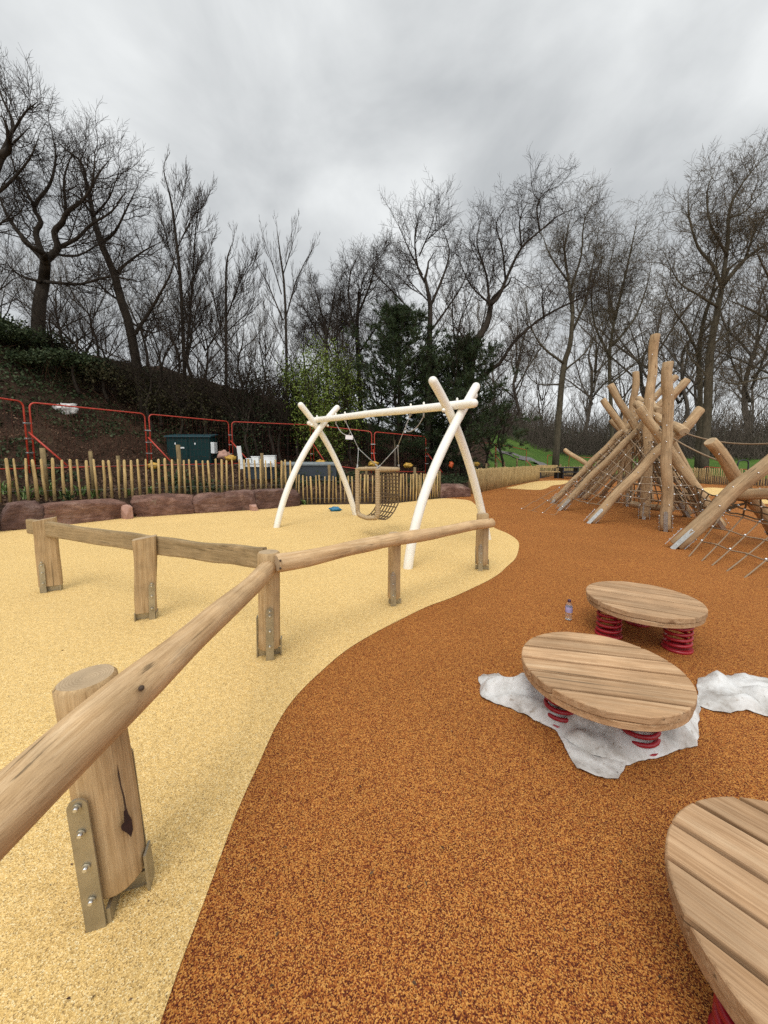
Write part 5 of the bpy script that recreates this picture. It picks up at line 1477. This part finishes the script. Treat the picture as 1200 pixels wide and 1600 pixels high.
px_tree(13, 'bare_tree', 'stout bare tree with high forked crown rising right of the climbing logs', 26.0, [(1100, 725), (1106, 635), (1109, 555), (1118, 502), (1127, 452)],
        [([(1130, 445), (1165, 404), (1200, 380), (1230, 350)], 0.14, 0.02), ([(1128, 450), (1114, 415), (1091, 387), (1077, 341), (1075, 300)], 0.13, 0.02), ([(1128, 448), (1137, 380), (1140, 327), (1161, 285), (1190, 250)], 0.14, 0.02), ([(1122, 480), (1090, 460), (1060, 440), (1040, 400)], 0.09, 0.02),
         ([(1137, 400), (1110, 350), (1105, 300), (1115, 270)], 0.09, 0.02), ([(1140, 340), (1165, 330), (1190, 300)], 0.07, 0.02), ([(1112, 540), (1150, 510), (1190, 490)], 0.08, 0.02), ([(1108, 590), (1080, 560), (1060, 520)], 0.08, 0.02), ([(1165, 404), (1180, 360), (1200, 330)], 0.07, 0.02)],
        0.30, 0.16, bark=M_BARK2, twig=M_TWIG2, child=4.2, scale=1.35, twig_r=0.008, dens=1.1, trop=0.05, wig=0.38)
px_tree(14, 'bare_tree', 'bare tree with a slim secondary trunk beside the stout tree', 27.5, [(1090, 725), (1094, 640), (1092, 555), (1100, 500), (1112, 462)], [([(1094, 560), (1070, 510), (1050, 480), (1035, 440)], 0.09, 0.02), ([(1112, 462), (1120, 420), (1115, 380)], 0.08, 0.02), ([(1098, 520), (1130, 480), (1150, 440)], 0.08, 0.02)],
        0.20, 0.10, bark=M_BARK2, twig=M_TWIG2, child=3.6, scale=1.6, twig_r=0.009)
px_tree(15, 'bare_tree', 'bare tree at the right photo edge with branches drooping inward', 24.0, [(1250, 730), (1240, 620), (1245, 540), (1230, 470)], [([(1242, 540), (1200, 500), (1165, 480), (1140, 470)], 0.10, 0.02), ([(1240, 600), (1200, 590), (1150, 600), (1110, 590)], 0.09, 0.015), ([(1235, 480), (1200, 430), (1180, 390)], 0.10, 0.02), ([(1245, 520), (1210, 540), (1170, 560)], 0.07, 0.015), ([(1230, 470), (1235, 400), (1215, 350)], 0.09, 0.02)],
        0.32, 0.16, bark=M_BARK2, twig=M_TWIG2, child=3.4, scale=1.4, twig_r=0.009)

# prototypes for the rows of trees behind, copied with their parts
protos = []
for k in range(4):
    rg = random.Random(300 + k); T = Tree(400 + k, dens=0.85, scale=1.7, twig_r=0.009, trop=0.12 + 0.04 * k, wig=0.22, ang=(22, 55))
    H = 14.0; o0 = Vector((0, 0, 0))
    tr_pts = [Vector((0.25 * math.sin(i * 1.3 + k), 0.25 * math.cos(i * 1.7 + k) - 0.25, i * 1.4)) for i in range(5)]
    T.limb(tr_pts, 0.17, 0.09, 0, 4.0, 0.4)
    for q in range(7):
        a = q * 0.9 + k + rg.uniform(-.3, .3); zq = rg.uniform(2.6, 5.6); ln = rg.uniform(4.5, 8.0); el = rg.uniform(0.6, 1.25)
        p = Vector((0, 0, zq)); lp_ = [p]
        d = Vector((math.cos(a) * math.cos(el), math.sin(a) * math.cos(el), math.sin(el)))
        for i in range(5):
            d = (d + Vector((rg.gauss(0, .16), rg.gauss(0, .16), rg.gauss(0, .12) + 0.06))).normalized(); p = p + d * ln / 5; lp_.append(p)
        T.limb(lp_, 0.07, 0.015, 1, 3.6, 0.15)
    protos.append(T.meshes(M_BARK3, M_TWIG3, o0))
def far_tree(px, Y, ytop, k, label, group, rs, mats=None):
    b = at_ground(px, Y); zt_ = CAM_H + (712 - ytop) / FPX * Y
    sc = max(0.35, (zt_ - b.z) / 13.0)
    t = bpy.data.objects.new('bare_tree', None); COL.objects.link(t)
    t.location = b; t.rotation_euler = (0, 0, rs.uniform(0, 6.28)); t.scale = (sc * rs.uniform(0.85, 1.1), sc * rs.uniform(0.85, 1.1), sc)
    tag(t, label, 'tree', group)
    for nm, me in zip(('trunk', 'crown'), protos[k]):
        o = bpy.data.objects.new(nm, me); COL.objects.link(o); o.parent = t
        if mats: o.material_slots[0].link = 'OBJECT'; o.material_slots[0].material = mats[0 if nm == 'trunk' else 1]
    return t
rs = random.Random(77)
for i, (px, Y, yt) in enumerate([(-30, 24, 380), (25, 26, 400), (110, 25, 395), (165, 24, 410), (240, 25, 420), (310, 24, 410), (380, 27, 455), (420, 26, 480), (480, 27, 470), (530, 29, 440), (620, 29, 440), (720, 30, 430)]):
    far_tree(px, Y, yt, i % 4, 'thin bare tree standing behind the front row of trees on top of the bank', 'thin trees behind the bank', rs, (M_BARK, M_TWIG2))
for i, (px, Y, yt) in enumerate([(800, 50, 440), (920, 52, 420), (1000, 52, 400), (1052, 48, 390), (1160, 48, 370), (1225, 44, 350), (1085, 62, 470)]):
    far_tree(px, Y, yt, (i + 1) % 4, 'bare tree in the wood beyond the lawn', 'trees of the wood beyond the lawn', rs)
for i in range(17):
    px = 740 + i * 33 + rs.uniform(-8, 8); Y = rs.uniform(62, 95)
    if i % 2 == 0: continue
    far_tree(px, Y, rs.uniform(500, 585), i % 4, 'small hazy bare tree deep in the wood beyond the lawn', 'farthest trees of the wood', rs)

for i, (px, Y, yt) in enumerate([(20, 15.2, 470), (95, 15.6, 480), (130, 15.2, 500), (150, 15.8, 470), (180, 16.0, 500), (245, 16.2, 480), (262, 16.8, 450), (290, 16.2, 520), (318, 16.6, 480), (375, 17.0, 490), (385, 16.8, 550), (398, 17.6, 500), (425, 17.8, 530), (440, 17.8, 550), (470, 18.4, 500), (475, 18.0, 560), (540, 19.5, 500), (550, 18.8, 560), (590, 20.5, 520), (690, 21.5, 510), (780, 23, 560), (760, 22, 600), (330, 20, 430), (290, 20, 440)]):
    far_tree(px, Y, yt, (i * 3 + 1) % 4, 'scrubby bare sapling growing out of the bank crest', 'bare saplings on the bank crest', rs, (M_BARK, M_TWIG))

# ------------------------------------------------------------------ evergreens, shrubs
def leaf_cards(centers, size, rng, elong=1.6, up=0.3, curl=True):
    """small pointed leaves, one folded quad each"""
    n = len(centers)
    d = rng.normal(size=(n, 3)); d[:, 2] += up; d /= np.linalg.norm(d, axis=1, keepdims=True)
    w_ = rng.normal(size=(n, 3)); w_ -= d * (w_ * d).sum(1, keepdims=True); w_ /= np.linalg.norm(w_, axis=1, keepdims=True)
    s_ = size * rng.uniform(0.6, 1.3, size=(n, 1))
    a = centers; b = centers + d * s_ * 0.5 * elong + w_ * s_ * 0.42; c = centers + d * s_ * elong; e = centers + d * s_ * 0.5 * elong - w_ * s_ * 0.42
    V_ = np.stack([a, b, c, e], 1).reshape(-1, 3); F_ = np.arange(4 * n).reshape(-1, 4)
    return V_, F_
def shrub(name, label, cat, c, rad, h, n, size, mat, seed, stems=9, clumps=40, elong=1.6, hollow=0.35, group=None, stem_mat=M_TWIG):
    rng = np.random.default_rng(seed); t = thing(name, c, label, cat, group)
    cl = rng.normal(size=(clumps, 3)); cl /= np.linalg.norm(cl, axis=1, keepdims=True)
    cl *= (hollow + (1 - hollow) * rng.random((clumps, 1)) ** 0.5); cl *= np.array([rad, rad, h / 2]); cl[:, 2] += h * 0.52
    cl[:, 2] = np.maximum(cl[:, 2], 0.15)
    T = Tree(seed, dens=1.0, maxlev=4, scale=0.8, twig_r=0.006, trop=0.1)
    for k in range(clumps):
        p = Vector(cl[k]); m = Vector((p.x * 0.35, p.y * 0.35, p.z * 0.55))
        T.put([Vector((p.x * 0.05, p.y * 0.05, 0)), m, p], 0.03, 0.008, 2)
    v, f = tubes_np(T.segs, 4); link_mesh('stem', np_mesh('stem', v, f, stem_mat), t, Matrix.Translation(c))
    which = rng.integers(0, clumps, n); sp = rng.normal(size=(n, 3)) * np.array([rad, rad, h / 2]) * (0.10 + 0.13 * rng.random((clumps, 1)))[which]
    V_, F_ = leaf_cards(cl[which] + sp, size, rng, elong)
    link_mesh('foliage', np_mesh('foliage', V_, F_, mat), t, Matrix.Translation(c))
    return t
def pine(name, label, base, h, rad, seed, n_whorl=16, per=7, tufts=9, ndl=26):
    rng = np.random.default_rng(seed); rg = random.Random(seed); t = thing(name, base, label, 'tree', 'dark evergreens behind the swing')
    mb = MB(); mb.tube([(0, 0, -0.2), (0.05, 0.03, h * 0.5), (0, 0, h)], [0.14, 0.09, 0.02], 8)
    segs = []; cs = []; ds = []
    for i in range(n_whorl):
        z = h * (0.10 + 0.88 * i / (n_whorl - 1)); ln0 = rad * (1 - (i / n_whorl) ** 2.2) * 1.0 + 0.25
        for k in range(per):
            a = k * 2 * math.pi / per + i * 1.1 + rg.uniform(-.35, .35); ln = ln0 * rg.uniform(0.35, 1.2)
            el = rg.uniform(-0.10, 0.45) + 0.3 * i / n_whorl
            p = Vector((0, 0, z)); d = Vector((math.cos(a) * math.cos(el), math.sin(a) * math.cos(el), math.sin(el)))
            for q in range(4):
                d = (d + Vector((rg.gauss(0, .1), rg.gauss(0, .1), 0.10))).normalized(); p2 = p + d * ln / 4
                segs.append((*p, *p2, 0.02 * (1 - q / 5), 0.02 * (1 - (q + 1) / 5)))
                for s_ in range(max(1, int(tufts * (q + 1) / 8))):
                    sd_ = Vector((rg.gauss(0, 1), rg.gauss(0, 1), rg.gauss(0.3, .6))).normalized(); tip = p2 + sd_ * rg.uniform(0.1, 0.45)
                    segs.append((*p2, *tip, 0.008, 0.004)); cs.append(tip); ds.append((d + sd_).normalized())
                p = p2
    mb2 = mb.build('trunk', M_BARK, t, matrix=Matrix.Translation(base))
    v, f = tubes_np(segs, 3); link_mesh('branch', np_mesh('branch', v, f, M_TWIG), t, Matrix.Translation(base))
    C = np.repeat(np.array([tuple(c) for c in cs]), ndl, 0); Dr = np.repeat(np.array([tuple(c) for c in ds]), ndl, 0)
    n = len(C); dd = rng.normal(size=(n, 3)) * 0.75 + Dr; dd /= np.linalg.norm(dd, axis=1, keepdims=True)
    C = C - Dr * rng.random((n, 1)) * 0.22
    w_ = np.cross(dd, rng.normal(size=(n, 3))); w_ /= np.linalg.norm(w_, axis=1, keepdims=True)
    ln = rng.uniform(0.10, 0.22, (n, 1))
    V_ = np.stack([C - w_ * 0.011, C + w_ * 0.011, C + dd * ln], 1).reshape(-1, 3)
    link_mesh('needles', np_mesh('needles', V_, np.arange(3 * n).reshape(-1, 3), M_PINE), t, Matrix.Translation(base))
    return t
def gpt(px, Y): return at_ground(px, Y)
b_ = gpt(622, 19.5); pine('pine_tree', 'dark green pine rising behind the swing beam', b_, CAM_H + (712 - 500) / FPX * 19.5 - b_.z, 3.7, 5, 20, 9, 14, 34)
b_ = gpt(722, 20.5); pine('pine_tree', 'shorter dark evergreen behind the right swing frame', b_, CAM_H + (712 - 545) / FPX * 20.5 - b_.z, 3.4, 6, 18, 9, 14, 34)
b_ = gpt(672, 20.8); pine('pine_tree', 'dark evergreen between the two taller pines', b_, CAM_H + (712 - 570) / FPX * 20.8 - b_.z, 2.0, 7, 16, 8, 13, 32)
b_ = gpt(505, 18.8); shrub('spring_shrub', 'yellow-green shrub just coming into leaf behind the swing', 'shrub', b_, 1.95, CAM_H + (712 - 552) / FPX * 18.8 - b_.z, 22000, 0.07, M_SPRING, 31, clumps=110, hollow=0.25, stem_mat=M_TWIG2)
# evergreen ivy shrubs along the bank top
for i, (px, Y, yt, rad, lab) in enumerate(((-40, 15.0, 545, 2.0, 'dark ivy-covered bush at the left photo edge on the bank'), (40, 15.6, 535, 1.8, 'dark evergreen bush at the foot of the crooked tree'), (120, 16.0, 555, 1.7, 'dark evergreen bush between the crooked and the leaning tree'),
                                          (190, 16.5, 572, 1.5, 'low dark bush at the foot of the leaning tree'), (330, 17.5, 590, 1.6, 'brownish bush below the twin-stemmed sapling'), (405, 18.0, 575, 1.4, 'olive-green bush left of the slim upright tree'), (455, 19.5, 590, 1.3, 'dull green bush touching the yellow-green shrub'), (270, 17.2, 588, 1.5, 'dark bramble bush above the blue cabinet'))):
    b_ = gpt(px, Y); h_ = max(0.8, CAM_H + (712 - yt) / FPX * Y - b_.z)
    shrub('evergreen_bush', lab, 'bush', b_ - Vector((0, 0, 0.2)), rad, h_, (11000 if i < 3 else 5000), 0.075, (M_IVY if i in (0, 1, 2, 5) else M_BRUSH), 50 + i, clumps=70, elong=1.2, hollow=0.5, group='dark bushes along the bank')
# ivy and litter on the bank
rng = np.random.default_rng(9)
def scatter(n, x0, x1, y0, y1, keep):
    X = rng.uniform(x0, x1, n); Y = rng.uniform(y0, y1, n); k = keep(X, Y); return X[k], Y[k]
def fbm(X, Y, f, seed):
    return np.array([noise.fractal(Vector((x * f, y * f, seed)), 1.0, 2.0, 3) for x, y in zip(X, Y)])
def kp(X, Y):
    d, s_ = seg_dist(X, Y, TOE, False); an = np.degrees(np.arctan2(X, Y)); d1, _ = seg_dist(X, Y, PLAY, True); ins = inside(X, Y, PLAY)
    return (~ins) & (d1 > 1.0) & (an < 16) & (an > -62) & (d * s_ < 8)
X, Y = scatter(150000, -22, 8, 6, 30, kp)
f = fbm(X, Y, 0.45, 2.0); d2_, s2_ = seg_dist(X, Y, TOE, False); d2_ = d2_ * s2_
ivy = (f + 0.10 * np.clip(d2_ - 2.5, -3, 4) > -0.06)
Xi, Yi = X[ivy], Y[ivy]
hgt = np.abs(rng.normal(size=len(Xi))) * (0.05 + 0.20 * np.clip(f[ivy], 0, 1))
V_, F_ = leaf_cards(np.stack([Xi, Yi, terrain(Xi, Yi) + 0.02 + hgt], 1), 0.085, rng, 1.15, 0.5)
tag(link_mesh('ivy_ground_cover', np_mesh('ivy_ground_cover', V_, F_, M_IVY), None, Matrix.Identity(4)), 'dark ivy trailing over the bank behind the red fence', 'ivy', kind='stuff')
Xl, Yl = X[~ivy][:45000], Y[~ivy][:45000]
V_, F_ = leaf_cards(np.stack([Xl, Yl, terrain(Xl, Yl) + 0.012 + 0.03 * rng.random(len(Xl))], 1), 0.06, rng, 1.1, 0.1)
tag(link_mesh('leaf_litter', np_mesh('leaf_litter', V_, F_, M_LITTER), None, Matrix.Identity(4)), 'brown dead leaves covering the bare parts of the bank', 'leaf litter', kind='stuff')
# brambles: arching thin stems
segs = []; rg = random.Random(4)
Xb, Yb = scatter(9000, -20, 8, 10, 28, lambda a, b: kp(a, b) & (fbm(a, b, 0.35, 7.0) > -0.08))
db_, sb_ = seg_dist(Xb, Yb, TOE, False); okb = db_ * sb_ > 0.4
zb_ = terrain(Xb, Yb)
for x, y, z, o_ in zip(Xb, Yb, zb_, okb):
    if not o_: continue
    a = rg.uniform(0, 6.28); ln = rg.uniform(0.4, 1.5); el = rg.uniform(0.3, 1.4); p = Vector((x, y, z)); d = Vector((math.cos(a) * math.cos(el), math.sin(a) * math.cos(el), math.sin(el)))
    for q in range(4):
        d = (d + Vector((rg.gauss(0, .15), rg.gauss(0, .15), -0.22))).normalized(); p2 = p + d * ln / 4
        segs.append((*p, *p2, 0.006, 0.005)); p = p2
v, f = tubes_np(segs, 3)
tag(link_mesh('bramble_thicket', np_mesh('bramble_thicket', v, f, M_BRAMBLE), None, Matrix.Identity(4)), 'tangle of thin reddish bramble stems over the bank', 'brambles', kind='stuff')
# far woodland floor and understorey beyond the lawn
segs = []; pts_ = []
for i in range(26000):
    an = R(rs.uniform(12, 50)); d = rs.uniform(48, 100); x, y = d * math.sin(an), d * math.cos(an)
    pts_.append((x, y))
zs_ = terrain(np.array([p[0] for p in pts_]), np.array([p[1] for p in pts_]))
for (x, y), z in zip(pts_, zs_):
    h = 0.8 + 6.5 * rs.random() ** 2.4; p = Vector((x, y, z)); d = Vector((rs.gauss(0, .35), rs.gauss(0, .35), 1)).normalized()
    for q in range(2):
        d = (d + Vector((rs.gauss(0, .2), rs.gauss(0, .2), 0))).normalized(); p2 = p + d * h / 2; segs.append((*p, *p2, 0.022, 0.012)); p = p2
v, f = tubes_np(segs, 3)
tag(link_mesh('woodland_undergrowth', np_mesh('woodland_undergrowth', v, f, M_TWIG3), None, Matrix.Identity(4)), 'brown brushwood filling the wood beyond the lawn', 'undergrowth', kind='stuff')
n = 60000; an = np.radians(rng.uniform(10, 52, n)); dd = rng.uniform(56, 105, n); X, Y = dd * np.sin(an), dd * np.cos(an)
V_, F_ = leaf_cards(np.stack([X, Y, terrain(X, Y) + np.abs(rng.normal(size=n)) * 1.1], 1), 0.24, rng, 1.3, 0.4)
tag(link_mesh('woodland_foliage', np_mesh('woodland_foliage', V_, F_, M_IVY), None, Matrix.Identity(4)), 'dark evergreen growth under the far trees', 'undergrowth', kind='stuff')
# tufts of strap-shaped leaves behind the fence
rg = random.Random(12)
plant_lab = ['tuft of green strap leaves behind the stakes at the left edge', 'yellow-green strap-leaved tuft beside the leftmost stake post', 'broad green tuft left of the second stake post', 'green strap-leaved tuft right of the red fence stay', 'small green tuft between two stakes above the stained stone', 'pale green tuft behind the stakes over the stained stone', 'low green tuft right of the third stake post', 'dark green tuft under the blue cabinet', 'small leafy tuft at the end stone behind the swing leg']
for i, (px, py, Y, s_) in enumerate(((8, 772, 9.3, 1.0), (40, 770, 9.2, 0.9), (75, 770, 9.6, 1.1), (105, 768, 9.6, 0.8), (125, 770, 10.0, 0.8), (150, 768, 10.0, 0.8), (200, 765, 10.6, 0.6), (235, 765, 11.0, 0.6), (477, 786, 11.9, 0.45))):
    p = D(px, py, Y); p.z = tz(p.x, p.y); mb = MB()
    for k in range(34):
        a = rg.uniform(0, 6.28); ln = rg.uniform(0.25, 0.55) * s_; b = p + Vector((rg.gauss(0, .07), rg.gauss(0, .07), 0)) * s_; d = Vector((math.cos(a) * 0.45, math.sin(a) * 0.45, 1)).normalized(); q = Vector((-math.sin(a), math.cos(a), 0)) * 0.013
        m = b + d * ln * 0.6; e = m + (d + Vector((math.cos(a) * 0.7, math.sin(a) * 0.7, -0.5))).normalized() * ln * 0.4
        mb.add([b - q, b + q, m + q, m - q, e], [(0, 1, 2, 3), (3, 2, 4)], 0, False)
    tag(mb.build('strap_leaf_plant', M_STRAPLEAF, None, origin=p), plant_lab[i], 'plant', 'strap-leaved plants behind the fence')
# young planted stem behind the fence
p = D(617, 775, 14.2); p.z = tz(p.x, p.y)
T = Tree(90, maxlev=3, scale=0.6, twig_r=0.005, trop=0.2, ang=(15, 35), wig=0.1)
T.limb([p, p + Vector((0.01, 0, 0.7)), p + Vector((0, 0, 1.5))], 0.05, 0.035, 1, 0.7, 0.8)
T.build('young_tree', 'young planted tree stem behind the fence at the rope basket', 'tree', p, M_BARK3, M_TWIG2)
# crumbs and bits of leaf on the safety surface
mb = MB(); rg = random.Random(8)
for i in range(90):
    p = G(rg.uniform(0, 1150), rg.uniform(830, 1590)); 
    s_ = rg.uniform(0.003, 0.009); a = rg.uniform(0, 6.28); u = Vector((math.cos(a), math.sin(a), 0)) * s_; q = Vector((-u.y, u.x, 0)) * 0.5
    b = p + Vector((0, 0, 0.0105))
    mb.add([b - u, b - q + Vector((0, 0, .003)), b + u, b + q + Vector((0, 0, .004))], [(0, 1, 2, 3)], 0, False)
tag(mb.build('leaf_crumbs', M_LITTER, None, origin=(0, 3, 0)), 'scattered dark leaf crumbs on the safety surface', 'leaf crumbs', kind='stuff')
